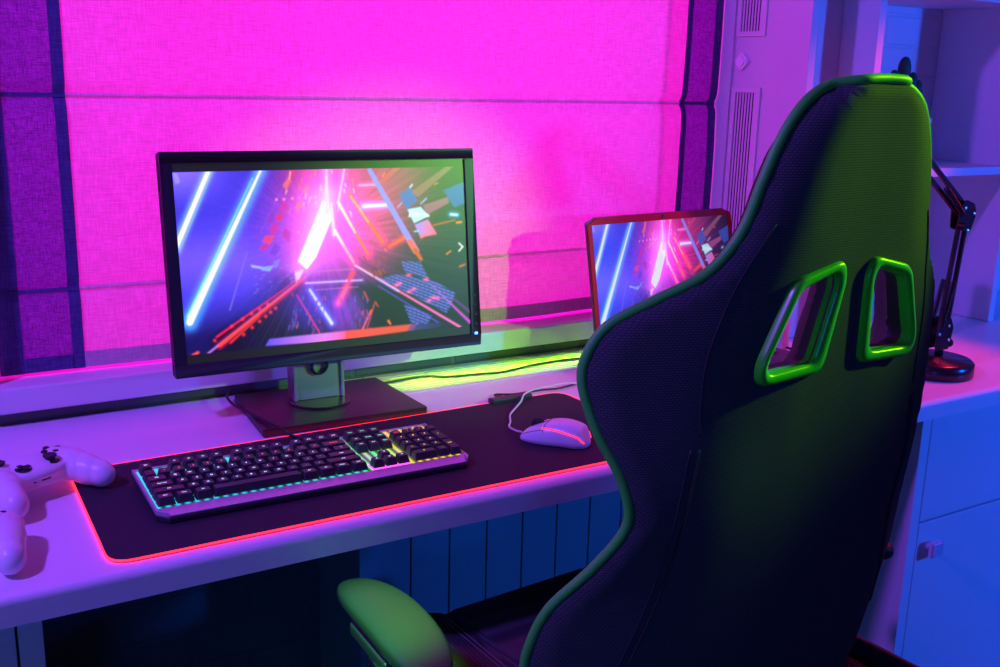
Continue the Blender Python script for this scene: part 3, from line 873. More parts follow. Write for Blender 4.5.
# sloping front ledge
def ledge(x0a, x1a, x0b, x1b, ya, za, yb, zb):
    t = [bm.verts.new(p) for p in ((x0a,ya,za),(x1a,ya,za),(x1b,yb,zb),(x0b,yb,zb))]
    u_ = [bm.verts.new((v.co.x, v.co.y+.001, v.co.z-.003)) for v in t]
    bm.faces.new(t); bm.faces.new(u_[::-1])
    for i in range(4): bm.faces.new((t[i], u_[i], u_[(i+1) % 4], t[(i+1) % 4]))
ledge(.015, KW-.011, .0035, KW-.0035, -.0112, .0115, .0085, .0150)
wedge([(.0,.004),(.014,-.0112),(.0035,.0085),(.0035,.149),(.0,.149)], .0086, .0155)
wedge([(KW,.002),(KW,.149),(KW-.0035,.149),(KW-.0035,.0085),(KW-.010,-.0112)], .0086, .0155)
wedge([(.0035,.1455),(KW-.0035,.1455),(KW-.0035,.149),(.0035,.149)], .0106, .0150)
bmesh.ops.recalc_face_normals(bm, faces=bm.faces)
finish('face_plate', bm, M['plate'], kb, bevel=.0006)['label'] = 'silver edge plate'
_txt = {}
def text_mesh(s, size):
    k = (s, size)
    if k not in _txt:
        c = bpy.data.curves.new('t', 'FONT'); c.body = s; c.size = size; c.align_x = 'CENTER'; c.align_y = 'CENTER'; c.extrude = .00006; c.resolution_u = 2
        to = bpy.data.objects.new('t', c); COL.objects.link(to)
        bpy.context.view_layer.update()
        me = bpy.data.meshes.new_from_object(to.evaluated_get(bpy.context.evaluated_depsgraph_get()))
        bpy.data.objects.remove(to); bpy.data.curves.remove(c)
        _txt[k] = me
    return _txt[k].copy()
_kc = {}
def key_mesh(wu, du, tall=0):
    k = (round(wu,3), round(du,3), tall)
    if k in _kc: return _kc[k]
    bm = bmesh.new()
    g = .0012; w = wu*u1-2*g; d = du*u1-2*g; h = .0112
    rings = []
    for z, ins, yo in ((0,0,0),(.0015,.0001,0),(h-.0010,.0021,.0008),(h-.0002,.0025,.0009),(h,.0031,.0009)):
        lo = roundpoly([(-w/2+ins,-d/2+ins*1.05),(w/2-ins,-d/2+ins*1.05),(w/2-ins,d/2-ins*.55+yo*0),(-w/2+ins,d/2-ins*.55)], .0014, 2)
        rings.append([bm.verts.new((p.x,p.y+yo*.4,z)) for p in lo])
    for A, B in zip(rings, rings[1:]):
        for i in range(len(A)):
            bm.faces.new((A[i], A[(i+1) % len(A)], B[(i+1) % len(A)], B[i]))
    bm.faces.new(rings[-1]); bm.faces.new(rings[0][::-1])
    me = bpy.data.meshes.new('key'); bm.to_mesh(me); bm.free(); me.materials.append(M['keycap'])
    _kc[k] = me; return me
rows = []
rows.append((5, [('Esc',0,1)]+[('F%d' % (i+1), [2,3,4,5,6.5,7.5,8.5,9.5,11,12,13,14][i], 1) for i in range(12)]))
rows.append((4-.25, [(c,i,1) for i, c in enumerate('`1234567890-=')]+[('Backspace',13,2)]))
rows.append((3-.25, [('Tab',0,1.5)]+[(c,1.5+i,1) for i, c in enumerate('QWERTYUIOP[]')]+[('\\',13.5,1.5)]))
rows.append((2-.25, [('Caps Lock',0,1.75)]+[(c,1.75+i,1) for i, c in enumerate("ASDFGHJKL;'")]+[('Enter',12.75,2.25)]))
rows.append((1-.25, [('Shift',0,2.25)]+[(c,2.25+i,1) for i, c in enumerate('ZXCVBNM,./')]+[('Shift',12.25,2.75)]))
rows.append((0-.25, [('Ctrl',0,1.25),('Win',1.25,1.25),('Alt',2.5,1.25),('',3.75,6.25),('Alt',10,1.25),('Fn',11.25,1.25),('Menu',12.5,1.25),('Ctrl',13.75,1.25)]))
keys = []
for ry, ks in rows:
    for s, x, w_ in ks: keys.append((s, x, ry, w_, 1))
nx = 15.35
for ry, ks in ((5,['PrtSc','ScrLk','Pause']),(3.75,['Ins','Home','PgUp']),(2.75,['Del','End','PgDn'])):
    for i, s in enumerate(ks): keys.append((s, nx+i, ry, 1, 1))
keys += [('\u2191', nx+1, .75, 1, 1), ('\u2190', nx, -.25, 1, 1), ('\u2193', nx+1, -.25, 1, 1), ('\u2192', nx+2, -.25, 1, 1)]
px = 18.7
for ry, ks in ((3.75,['Num','/','*','-']),(2.75,['7','8','9']),(1.75,['4','5','6']),(.75,['1','2','3'])):
    for i, s in enumerate(ks): keys.append((s, px+i, ry, 1, 1))
keys += [('+', px+3, 1.75, 1, 2), ('Enter', px+3, -.25, 1, 2), ('0', px, -.25, 2, 1), ('.', px+2, -.25, 1, 1)]
X0 = .0045; Y0k = .0110+.25*u1
tiltrow = {5:.006, 3.75:.0042, 2.75:.0022, 1.75:.0010, .75:.0004, -.25:0}
for s, x, ry, w_, d_ in keys:
    me = key_mesh(w_, d_)
    o = bpy.data.objects.new('key', me); link(o, kb)
    cxk = X0+(x+w_/2)*u1*.985; cyk = Y0k+(ry+d_/2)*u1*.985
    zk = .0150+tiltrow.get(ry, 0)*.5
    o.location = (cxk, cyk, zk)
    o.rotation_euler = (math.radians({5:-4, 3.75:-3, 2.75:-1, 1.75:1, .75:3, -.25:4}[ry])*-1 if d_ == 1 else 0, 0, 0)
    if s:
        lt = text_mesh(s, .0052 if len(s) == 1 else (.0036 if len(s) < 5 else .0030))
        mm = M['leg_w']
        if x < 15 and ry == 5: mm = M['leg_w']
        elif x < 15 and ry in (3.75,): mm = M['leg_r']
        elif 15 < x < 18.5: mm = M['leg_g'] if ry > 2 else M['leg_w']
        elif x > 18.5: mm = M['leg_y'] if ry < 3 else M['leg_r']
        lt.materials.append(mm)
        l = bpy.data.objects.new('legend', lt); link(l, o)
        l.location = (0, .0012 if d_ == 1 else .004, .01132)
# magenta lamps under the arrow keys
bm = bmesh.new(); box(bm, X0+nx*u1*.985, X0+(nx+3)*u1*.985, .0090, .0340, .0126, .0129)
M['mag'] = mat('magenta_led', (.5,.1,.4), .5, emit=(1,.08,.75), estr=2.0)
finish('arrow_backlight', bm, M['mag'], kb)
kcb = tag(tubeo('keyboard_cable', [Vector(p) for p in catmull([(.575,1.445,ZD+.012),(.558,1.46,ZD+.012),(.540,1.495,ZD+.012),(.529,1.522,ZD+.0178),(.520,1.57,ZD+.0180),(.512,1.62,ZD+.0176),(.500,1.68,ZD+.0176),(.505,1.735,ZD+.0176),(.52,1.765,ZD+.0165)], 8)], .0024, M['cable']),
         'dark braided cable from the keyboard across the monitor base', 'cable')

# ------------------------------------------------------------------ mouse
def remeshed(name, build, m, parent, voxel=.0016, smooth=12, loc=None):
    bm = bmesh.new(); build(bm)
    me = bpy.data.meshes.new(name); bm.to_mesh(me); bm.free()
    o = bpy.data.objects.new(name, me); COL.objects.link(o)
    r = o.modifiers.new('r', 'REMESH'); r.mode = 'VOXEL'; r.voxel_size = voxel; r.use_smooth_shade = True
    s = o.modifiers.new('s', 'SMOOTH'); s.factor = .5; s.iterations = smooth
    bpy.context.view_layer.update()
    me2 = bpy.data.meshes.new_from_object(o.evaluated_get(bpy.context.evaluated_depsgraph_get()))
    bpy.data.objects.remove(o); bpy.data.meshes.remove(me)
    me2.name = name; me2.materials.clear(); me2.materials.append(m)
    me2.polygons.foreach_set('use_smooth', [True]*len(me2.polygons))
    o = bpy.data.objects.new(name, me2); link(o, parent)
    if loc is not None: o.location = loc
    return o

# mouse: local +X = front (buttons), length .116, width .062
mo = thing('computer_mouse', 'white mouse with a glowing red stripe on the mat beside the chair', 'mouse', (.911, 1.303, ZD+.0042), math.radians(125))
def half_w(t):   # t 0 rear .. 1 front
    return .0305*(1-.10*math.cos((t-.15)*2*PI)*.9)*min(1, (1-(2*t-1)**8))**.5 if 0 < t < 1 else 0
def top_z(t): return .038*math.sin(PI*min(1, (t*.86+.14)))**.62*(1-.32*t)+.004
bm = bmesh.new()
NT, NS = 40, 24
g = []
for i in range(NT+1):
    t = .5-.5*math.cos(PI*i/NT); x = -.058+.116*t
    hw = max(half_w(min(max(t, .004), .996)), .004); tz = top_z(t)
    if t > .92: tz *= 1-(t-.92)*3.0
    if t < .10: tz *= .35+6.5*t
    row = []
    for k in range(NS+1):
        a = PI*k/NS; c, s = math.cos(a), math.sin(a)
        yy = hw*math.copysign(abs(c)**.62, c)*(1-.06*(1-s)); zz = .0012+(tz-.0012)*s**.62
        row.append(bm.verts.new((x, yy, zz)))
    g.append(row)
for i in range(NT):
    for k in range(NS):
        bm.faces.new((g[i][k], g[i+1][k], g[i+1][k+1], g[i][k+1]))
for i in range(NT): bm.faces.new((g[i][0], g[i][NS], g[i+1][NS], g[i+1][0]))
bm.faces.new(g[0]); bm.faces.new(g[-1][::-1])
bmesh.ops.recalc_face_normals(bm, faces=bm.faces)
mob = finish('shell', bm, M['white_plastic'], mo, smooth=True)
def mouse_pt(t, a, off=.0004):
    x = -.058+.116*t; hw = max(half_w(t), .004); tz = top_z(t)
    if t > .92: tz *= 1-(t-.92)*3.0
    if t < .10: tz *= .35+6.5*t
    c, s = math.cos(a), math.sin(a)
    return Vector((x, (hw+off)*math.copysign(abs(c)**.62, c)*(1-.06*(1-s)), .0012+(tz+off-.0012)*s**.62))
for sgn in (1, -1):
    # side stripes sweep from mid-side round the tail
    pts = []
    for i in range(30):
        t = .62-.59*i/29; el = math.radians(48-26*math.sin(i/29*PI*.5)+4*i/29)
        pts.append(mouse_pt(t, el if sgn > 0 else PI-el))
    tubeo('light_stripe', pts, .0011, M['led_red'], mo, 6)['label'] = 'glowing red stripe'
M['seam'] = M['shadowline']
tubeo('button_seam', [mouse_pt(.60, a) for a in np.linspace(.5, PI-.5, 24)], .0004, M['seam'], mo, 5)
tubeo('button_seam', [mouse_pt(.60+.38*i/16, PI/2) for i in range(17)], .0005, M['seam'], mo, 5)
for sgn in (1, -1):
    tubeo('button_seam', [mouse_pt(.60+.38*i/16, math.radians(40) if sgn > 0 else PI-math.radians(40)) for i in range(17)], .0004, M['seam'], mo, 5)
bm = bmesh.new(); lathe(bm, [(0,-.0035),(.010,-.0035),(.0115,-.002),(.0115,.002),(.010,.0035),(0,.0035)], 24, Matrix.Translation((.030,0,.0235)) @ Matrix.Rotation(PI/2, 4, 'X'))
finish('scroll_wheel', bm, M['rubber'], mo, smooth=True)
for k in range(2):
    p = mouse_pt(.50+.16*k, PI-math.radians(38))
    b = boxo('side_button', (-.0075,.0075,-.0012,.0016,-.0022,.0022), M['white_plastic'], mo, bevel=.001); b.location = p
mc = tag(tubeo('mouse_cable', catmull([(.8775,1.351,ZD+.010),(.872,1.362,ZD+.010),(.876,1.388,ZD+.008),(.893,1.412,ZD+.0062),(.913,1.445,ZD+.0062),(.938,1.470,ZD+.0062),(.965,1.492,ZD+.010),(.985,1.512,ZD+.0152),(1.02,1.530,ZD+.0152),(1.06,1.54,ZD+.0125),(1.10,1.55,ZD+.0105),(1.16,1.54,ZD+.004),(1.2,1.53,ZD+.003)], 8), .0017, M['cable_w']),
         'pale mouse cable looping over the control box to the back of the desk', 'cable')

# ------------------------------------------------------------------ game controllers
def controller(label, loc, rz):
    t = thing('game_controller', label, 'game controller', loc, rz, 'white game controllers at the left end of the desk')
    def blob(bm, c, r, rot=(0,0,0)):
        q = bmesh.ops.create_uvsphere(bm, u_segments=28, v_segments=18, radius=1)
        Mx = Matrix.Translation(c) @ Matrix.Rotation(rot[2], 4, 'Z') @ Matrix.Rotation(rot[1], 4, 'Y') @ Matrix.Rotation(rot[0], 4, 'X') @ Matrix.Diagonal((*r, 1))
        for v in q['verts']: v.co = Mx @ v.co
    def build(bm):
        lo = roundpoly([(-.060,.032),(-.040,.044),(.040,.044),(.060,.032),(.062,-.014),(.034,-.024),(-.034,-.024),(-.062,-.014)], .014, 5)
        prism(bm, lo, .018, .043)
        blob(bm, (0,.008,.036), (.066,.038,.0145))
        for s in (-1, 1):
            blob(bm, (s*.046,.012,.033), (.030,.031,.0195))
            blob(bm, (s*.054,-.010,.030), (.026,.036,.0215), (math.radians(10), 0, s*.20))
            blob(bm, (s*.060,-.030,.026), (.0215,.034,.0215), (math.radians(10), 0, s*.22))
            blob(bm, (s*.066,-.050,.0225), (.0180,.024,.0195), (math.radians(8), 0, s*.2))
    remeshed('body', build, M['white_plastic'], t, .0018, 10)
    bm = bmesh.new()
    # thumbsticks
    for x, y, z in ((-.040,.016,.0465), (.021,-.008,.0445)):
        b2 = bmesh.new()
        lathe(b2, [(0,0),(.0125,0),(.0125,.0015),(.0070,.003),(.0060,.0062),(.0088,.0072),(.0092,.0098),(.0078,.0106),(.0060,.0092),(0,.0088)], 24)
        finish('thumbstick', b2, M['blackplastic'], t, smooth=True, loc=(x, y, z))
    bm.free()
    b2 = bmesh.new()
    lathe(b2, [(0,0),(.0115,0),(.011,.0015),(0,.0006)], 24)
    box(b2, -.0033,.0033,-.0100,.0100,.0006,.0034); box(b2, -.0100,.0100,-.0033,.0033,.0006,.0034)
    finish('direction_pad', b2, M['blackplastic'], t, loc=(-.021,-.009,.0462))
    for dx, dy in ((0,-.0105),(.0105,0),(-.0105,0),(0,.0105)):
        b2 = bmesh.new(); lathe(b2, [(0,0),(.0047,0),(.0047,.0022),(.0036,.0034),(0,.0038)], 16)
        finish('button', b2, M['blacksatin'], t, smooth=True, loc=(.041+dx, .017+dy, .0485))
    for s in (-1, 1):
        b2 = bmesh.new(); lathe(b2, [(0,0),(.0026,0),(.0022,.0012),(0,.0014)], 12)
        finish('button', b2, M['vent'], t, loc=(s*.0115, .017, .0485))
    b2 = bmesh.new(); box(b2, -.0095,.0095,-.0268,-.0240,.0265,.0345)
    pf = finish('port_plate', b2, M['vent'], t, bevel=.0005)
    b2 = bmesh.new(); box(b2, -.0065,.0065,-.0273,-.0266,.0290,.0320); finish('port', b2, M['shadowline'], pf)
    b2 = bmesh.new(); lathe(b2, [(0,0),(.0019,0),(.0019,.0012),(0,.0012)], 12, Matrix.Translation((-.016,-.0245,.030)) @ Matrix.Rotation(PI/2, 4, 'X'))
    finish('headset_jack', b2, M['shadowline'], t)
    return t
controller('white game controller touching the left end of the desk mat', (.155, 1.455, ZD+.0020), math.radians(28))
controller('white game controller at the left picture edge, nearest the desk front', (.046, 1.290, ZD-.0008), math.radians(-14))

# ------------------------------------------------------------------ desk lamp
ld = thing('desk_lamp', 'black architect desk lamp with round base standing right of the chair', 'lamp', (1.856, 1.301, ZD+.0002))
bm = bmesh.new(); lathe(bm, [(0,0),(.077,0),(.080,.004),(.080,.026),(.074,.032),(.02,.034),(.018,.036),(0,.036)], 48)
finish('base', bm, M['lampblack'], ld, smooth=True)
def bar(name, a, b, w, m=M['lampblack'], parent=ld):
    a, b = Vector(a), Vector(b); d = (b-a); L = d.length
    q = d.to_track_quat('Z', 'Y').to_matrix().to_4x4()
    bm = bmesh.new(); box(bm, -w/2, w/2, -w/2, w/2, 0, L, M=Matrix.Translation(a) @ q)
    return finish(name, bm, m, parent, bevel=w*.12)
bm = bmesh.new(); lathe(bm, [(0,.034),(.0085,.034),(.0085,.062),(0,.062)], 20); finish('post', bm, M['lampblack'], ld, smooth=True, loc=(.016,0,0))
S0 = Vector((.018,.0,.078)); E0 = Vector((.048,.006,.328)); T0 = Vector((-.188,.006,.500))
# fork bracket at the foot
for s in (-1, 1):
    bm = bmesh.new()
    lo = roundpoly([(-.020,.050),(.022,.050),(.030,.095),(.018,.118),(-.012,.112),(-.022,.08)], .006, 3)
    prism(bm, lo, -.0012, .0012, Matrix.Translation((.005, s*.012, 0)) @ Matrix.Rotation(PI/2, 4, 'X'))
    bmesh.ops.recalc_face_normals(bm, faces=bm.faces)
    finish('bracket', bm, M['lampblack'], ld)
bm = bmesh.new(); lathe(bm, [(0,0),(.009,0),(.009,.010),(0,.010)], 10, Matrix.Translation((.032,-.004,.060)) @ Matrix.Rotation(PI/2, 4, 'Y')); finish('knob', bm, M['lampblack'], ld)
for dx in (-.012, .012):
    bar('lower_arm', S0+Vector((dx,0,.012)), E0+Vector((dx*.9,0,-.012)), .0085)
for dx in (-.012, .012):
    n = (T0-E0).normalized(); pr = Vector((n.z,0,-n.x))
    bar('upper_arm', E0+pr*dx, T0+pr*dx, .0085)
# springs
def spring(a, b, r=.0052, turns=26):
    a, b = Vector(a), Vector(b); d = b-a; q = d.to_track_quat('Z', 'Y').to_matrix()
    pts = [a+q@Vector((r*math.cos(2*PI*turns*i/(turns*8)), r*math.sin(2*PI*turns*i/(turns*8)), d.length*i/(turns*8))) for i in range(turns*8+1)]
    tubeo('spring', pts, .0011, M['lampblack'], ld, 5)
spring(S0+Vector((-.022,-.012,.02)), S0+Vector((.000,-.012,.115)))
spring(S0+Vector((-.022,.012,.02)), S0+Vector((.000,.012,.115)))
spring(E0+Vector((-.02,-.012,.0)), E0+Vector((-.085,-.012,.055)))
for s in (-1, 1):
    bm = bmesh.new()
    lo = roundpoly([(-.026,-.030),(.012,-.038),(.026,-.002),(.018,.020),(-.012,.030),(-.030,.010)], .007, 3)
    prism(bm, lo, -.0012, .0012, Matrix.Translation(E0+Vector((0,s*.009,0))) @ Matrix.Rotation(PI/2, 4, 'X'))
    bmesh.ops.recalc_face_normals(bm, faces=bm.faces)
    finish('elbow_plate', bm, M['lampblack'], ld)
for p in ((.018,-.010,.0),(-.012,-.010,-.024),(.004,-.010,-.034),(-.012,-.010,.012)):
    bm = bmesh.new(); lathe(bm, [(0,0),(.0038,0),(.0034,.0022),(0,.003)], 12, Matrix.Translation(E0+Vector(p)) @ Matrix.Rotation(PI/2, 4, 'X')); finish('screw', bm, M['screw'], ld)
for p in ((.018,-.0135,.100),(-.010,-.0135,.085),(.022,-.0135,.07)):
    bm = bmesh.new(); lathe(bm, [(0,0),(.0034,0),(.003,.0022),(0,.003)], 12, Matrix.Translation(p) @ Matrix.Rotation(PI/2, 4, 'X')); finish('screw', bm, M['screw'], ld)
bm = bmesh.new(); lathe(bm, [(0,0),(.007,0),(.007,.014),(0,.014)], 10, Matrix.Translation(E0+Vector((-.026,-.012,-.022))) @ Matrix.Rotation(PI/2, 4, 'X')); finish('knob', bm, M['lampblack'], ld)
bm = bmesh.new()
lathe(bm, [(.0,.0),(.018,.0),(.020,-.03),(.032,-.050),(.066,-.115),(.068,-.12),(.064,-.118),(.030,-.052),(.016,-.032),(0,-.030)], 36, Matrix.Translation(T0+Vector((-.012,-.01,-.005))) @ Matrix.Rotation(math.radians(12), 4, 'Y'))
finish('lamp_shade', bm, M['lampblack'], ld, smooth=True)

# ------------------------------------------------------------------ gaming chair
TH = math.radians(4.5)
ch = thing('gaming_chair', 'high-backed black racing-style gaming chair with green trim facing the desk', 'chair', (.880, .7205, 0), TH)
ZA = 1.144; SL = math.tan(math.radians(5.26))
# silhouette table: height, half width, how far the wing edge reaches forward
TAB = [(.52,.20,.03),(.56,.275,.070),(.60,.312,.083),(.65,.325,.083),(.70,.330,.080),(.73,.330,.079),(.78,.315,.070),(.83,.279,.047),(.88,.254,.031),(.93,.264,.037),(.98,.287,.055),(1.03,.301,.070),
       (1.06,.298,.072),(1.09,.279,.066),(1.115,.236,.047),(1.14,.193,.028),(1.18,.163,.018),(1.23,.147,.017),(1.27,.131,.018),(1.298,.112,.018),(1.318,.080,.018),(1.328,.040,.018),(1.330,.0,.018)]
_cu = catmull([(r[1], r[2], r[0]) for r in TAB], 24)
tw, tg, tz = (np.array([p[i] for p in _cu]) for i in range(3))
tw = np.maximum(tw-.009*np.clip((1.335-tz)/.04, .3, 1), 0)
tz = np.maximum.accumulate(tz+np.arange(len(tz))*1e-9)
def smooth_tab(z, arr): return float(np.interp(z, tz, arr))
def rear_y(x, z):
    """local forward offset of the rear skin"""
    w_ = max(smooth_tab(z, tw), .06); g_ = smooth_tab(z, tg)
    s = min(abs(x)/w_, 1.15)
    q = max(0, (s-.22)/.78)
    y = -(z-ZA)*SL + g_*q**1.45
    # puffed quilting between piping and centre
    y -= .006*math.exp(-((s-.62)/.25)**2)
    return y
def thick(x, z):
    w_ = max(smooth_tab(z, tw), .06); s = min(abs(x)/w_, 1)
    return .056-.012*max(0, (s-.5)/.5)
HZ = .003
HOLE_O = [(.017,1.126),(.025,1.146),(.096,1.130),(.135,1.042),(.128,1.020),(.031,1.023)]
HOLE_I = [(.032,1.118),(.037,1.133),(.089,1.118),(.124,1.043),(.118,1.033),(.049,1.036)]
RO = [.010,.014,.014,.016,.014,.014]; RI = [.007,.010,.010,.008,.008,.008]
def resample(loop, n):
    P = [Vector((p[0], p[1])) for p in loop]; P.append(P[0])
    L = [0]
    for a, b in zip(P, P[1:]): L.append(L[-1]+(b-a).length)
    out = []; j = 0
    for i in range(n):
        t = L[-1]*i/n
        while L[j+1] < t: j += 1
        f = (t-L[j])/max(L[j+1]-L[j], 1e-9); out.append(P[j].lerp(P[j+1], f))
    return out
def polar(loop, c, n):
    """resample by angle about c so that two loops pair up"""
    P = [Vector((p[0], p[1])) for p in loop]; out = []
    for i in range(n):
        a = 2*PI*i/n; d = Vector((math.cos(a), math.sin(a))); best = None
        for p, q in zip(P, P[1:]+P[:1]):
            e = q-p; den = d.x*e.y-d.y*e.x
            if abs(den) < 1e-12: continue
            w_ = p-c; t = (w_.x*e.y-w_.y*e.x)/den; s_ = (w_.x*d.y-w_.y*d.x)/den
            if t > 0 and -1e-6 <= s_ <= 1+1e-6 and (best is None or t > best): best = t
        out.append(c+d*best)
    return out
NH = 72
holes = []
for sgn in (-1, 1):
    ho = [(sgn*x, z+HZ) for x, z in HOLE_O]; hi = [(sgn*x, z+HZ) for x, z in HOLE_I]
    c = Vector((sgn*.080, 1.085))
    holes.append((sgn, c, polar(roundpoly(ho, RO, 8), c, NH), polar(roundpoly(hi, RI, 8), c, NH)))
# outline of the back
zs = [z for z in list(np.linspace(.53, 1.298, 90))+list(tz[tz > 1.2985])]
right = [(smooth_tab(z, tw), z) for z in zs]
outline = resample(roundpoly([(x, z) for x, z in right]+[]+[(-x, z) for x, z in right[::-1]], .0015, 1), 340)
def back_mesh():
    coords = [Vector(p) for p in outline]; n0 = len(coords)
    edges = [(i, (i+1) % n0) for i in range(n0)]
    for sgn, c, lo_, li_ in holes:
        s = len(coords); coords += [Vector((p.x, p.y)) for p in li_]; edges += [(s+i, s+(i+1) % NH) for i in range(NH)]
    # interior points
    for z in np.arange(.54, 1.327, .011):
        w_ = smooth_tab(z, tw)
        for x in np.arange(-.34, .341, .011):
            if abs(x) > w_-.006: continue
            ok = True
            for sgn, c, lo_, li_ in holes:
                if (Vector((x, z))-c).length < .075:
                    # distance to hole loop
                    if min((Vector((x, z))-p).length for p in li_) < .006: ok = False; break
                    if geometry.intersect_point_tri_2d is not None:
                        inside = False; P = li_
                        for i in range(NH):
                            a, b = P[i], P[(i+1) % NH]
                            if (a.y > z) != (b.y > z) and x < (b.x-a.x)*(z-a.y)/(b.y-a.y)+a.x: inside = not inside
                        if inside: ok = False; break
            if ok: coords.append(Vector((x, z)))
    r = geometry.delaunay_2d_cdt(coords, edges, [], 0, 1e-6)
    vs, _, fs = r[0], r[1], r[2]
    def in_holes(c_):
        for sgn, c, lo_, li_ in holes:
            inside = False
            for i in range(NH):
                a, b = li_[i], li_[(i+1) % NH]
                if (a.y > c_.y) != (b.y > c_.y) and c_.x < (b.x-a.x)*(c_.y-a.y)/(b.y-a.y)+a.x: inside = not inside
            if inside: return True
        return False
    def in_out(c_):
        inside = False; P = outline; n = len(P)
        for i in range(n):
            a, b = P[i], P[(i+1) % n]
            if (a.y > c_.y) != (b.y > c_.y) and c_.x < (b.x-a.x)*(c_.y-a.y)/(b.y-a.y)+a.x: inside = not inside
        return inside
    faces = []
    for f in fs:
        c_ = sum((vs[i] for i in f), Vector((0, 0)))/len(f)
        if in_holes(c_) or not in_out(c_): continue
        faces.append(f)
    return vs, faces
vs2, fs2 = back_mesh()
def edge_round(x, z, r=.016):
    w_ = smooth_tab(z, tw); d = min(w_-abs(x), (1.3305-z)*1.2+.0)
    d = max(d, 0)
    return .010*max(0, 1-d/r)**2
bm = bmesh.new()
rear = [bm.verts.new((v.x, rear_y(v.x, v.y)+edge_round(v.x, v.y), v.y)) for v in vs2]
def front_pt(v):
    w_ = max(smooth_tab(v.y, tw), .03); s_ = min(abs(v.x)/w_, 1); T = max(thick(v.x, v.y)-edge_round(v.x, v.y)*1.2, .02)
    hd_ = min(min((Vector((v.x, v.y))-p).length for p in h_[3][::2]) for h_ in holes)
    k_ = min(1, hd_/.04); k_ = k_*k_*(3-2*k_); T = .019+(T-.019)*k_
    head = min(1, max(0, (v.y-1.08)/.08))
    ins = (T*(.92-.50*head))*max(0, (s_-.45)/.55)**1.5
    return (v.x-math.copysign(ins, v.x), rear_y(v.x, v.y)+T, v.y-.030*max(0, (v.y-1.20)/.13)**2)
front = [bm.verts.new(front_pt(v)) for v in vs2]
cnt = {}
for f in fs2:
    for i in range(len(f)):
        e = (f[i], f[(i+1) % len(f)]); cnt[e] = 1
def add_face(bm, vv, mi):
    try: fc = bm.faces.new(vv); fc.material_index = mi; return fc
    except ValueError: return None
for f in fs2:
    add_face(bm, [rear[i] for i in f], 0); add_face(bm, [front[i] for i in f[::-1]], 1)
for (a, b) in list(cnt):
    if (b, a) not in cnt:
        mid = (vs2[a]+vs2[b])/2
        inner = abs(mid.x) < .14 and 1.02 < mid.y < 1.145 and abs(mid.x) < smooth_tab(mid.y, tw)-.01
        add_face(bm, (rear[a], front[a], front[b], rear[b]), 2 if inner else 1)
bmesh.ops.recalc_face_normals(bm, faces=bm.faces)
bk = finish('backrest', bm, None, ch, smooth=True, mats=[M['fabric'], M['side_fabric'], M['leather']])
md = bk.modifiers.new('e', 'EDGE_SPLIT'); md.split_angle = math.radians(50)
# piping along the rim
rim = [Vector((p.x, rear_y(p.x, p.y)+.0065+.006*min(1, max(0, (1.326-p.y)/.14)), p.y)) for p in outline if p.y > .545]
# order: outline runs bottom-right -> top -> bottom-left
start = max(range(len(rim)), key=lambda i: (rim[i]-rim[i-1]).length)
rim = rim[start:]+rim[:start]
cx0 = Vector((0, .02, .95))
rim = [p+Vector((0, 0, .0005)) for p in rim]
tubeo('piping', rim, .0052, M['piping'], ch, 10)['label'] = 'green piping'
# frames of the cut-outs
for sgn, c, lo_, li_ in holes:
    bm = bmesh.new(); prof = []
    for f_, off in ((0,.003),(.02,-.0045),(.16,-.0068),(.45,-.0078),(.75,-.0068),(.95,-.0045),(1.0,.001),(1.03,.005),(1.04,.007)):
        prof.append((f_, off))
    rings = []
    for f_, off in prof:
        ring = []
        for a, b in zip(lo_, li_):
            p = a.lerp(b, f_); ring.append(bm.verts.new((p.x, rear_y(c.x, c.y)-(p.y-c.y)*SL + .000 + off, p.y)))
        rings.append(ring)
    for A, B in zip(rings, rings[1:]):
        for i in range(NH):
            bm.faces.new((A[i], A[(i+1) % NH], B[(i+1) % NH], B[i]))
    bmesh.ops.recalc_face_normals(bm, faces=bm.faces)
    fr = finish('cutout_frame', bm, M['green'], ch, smooth=True)
    fr['label'] = 'glossy green frame of the cut-out'
# seams and zip
for sgn in (-1, 1):
    pts = catmull([(sgn*.205,1.142),(sgn*.200,1.10),(sgn*.196,1.054),(sgn*.190,.97)], 8) if 0 else None
    pl = [(sgn*.128,1.19),(sgn*.160,1.13),(sgn*.184,1.054),(sgn*.184,.975)]
    cu = catmull([(a, 0, b) for a, b in pl], 8)
    tubeo('seam', [(p.x, rear_y(p.x, p.z)-.0003, p.z) for p in cu], .0012, M['side_fabric'], ch, 6)
    for off in (0, .010):
        pl = [(sgn*(.183+off),.960),(sgn*(.190+off),.90),(sgn*(.196+off),.83),(sgn*(.208+off),.77),(sgn*(.228+off),.70),(sgn*(.245+off),.64)]
        cu = catmull([(a, 0, b) for a, b in pl], 8)
        tubeo('zip_seam', [(p.x, rear_y(p.x, p.z)-.0006, p.z) for p in cu], .0018 if off == 0 else .0011, M['side_fabric'], ch, 6)
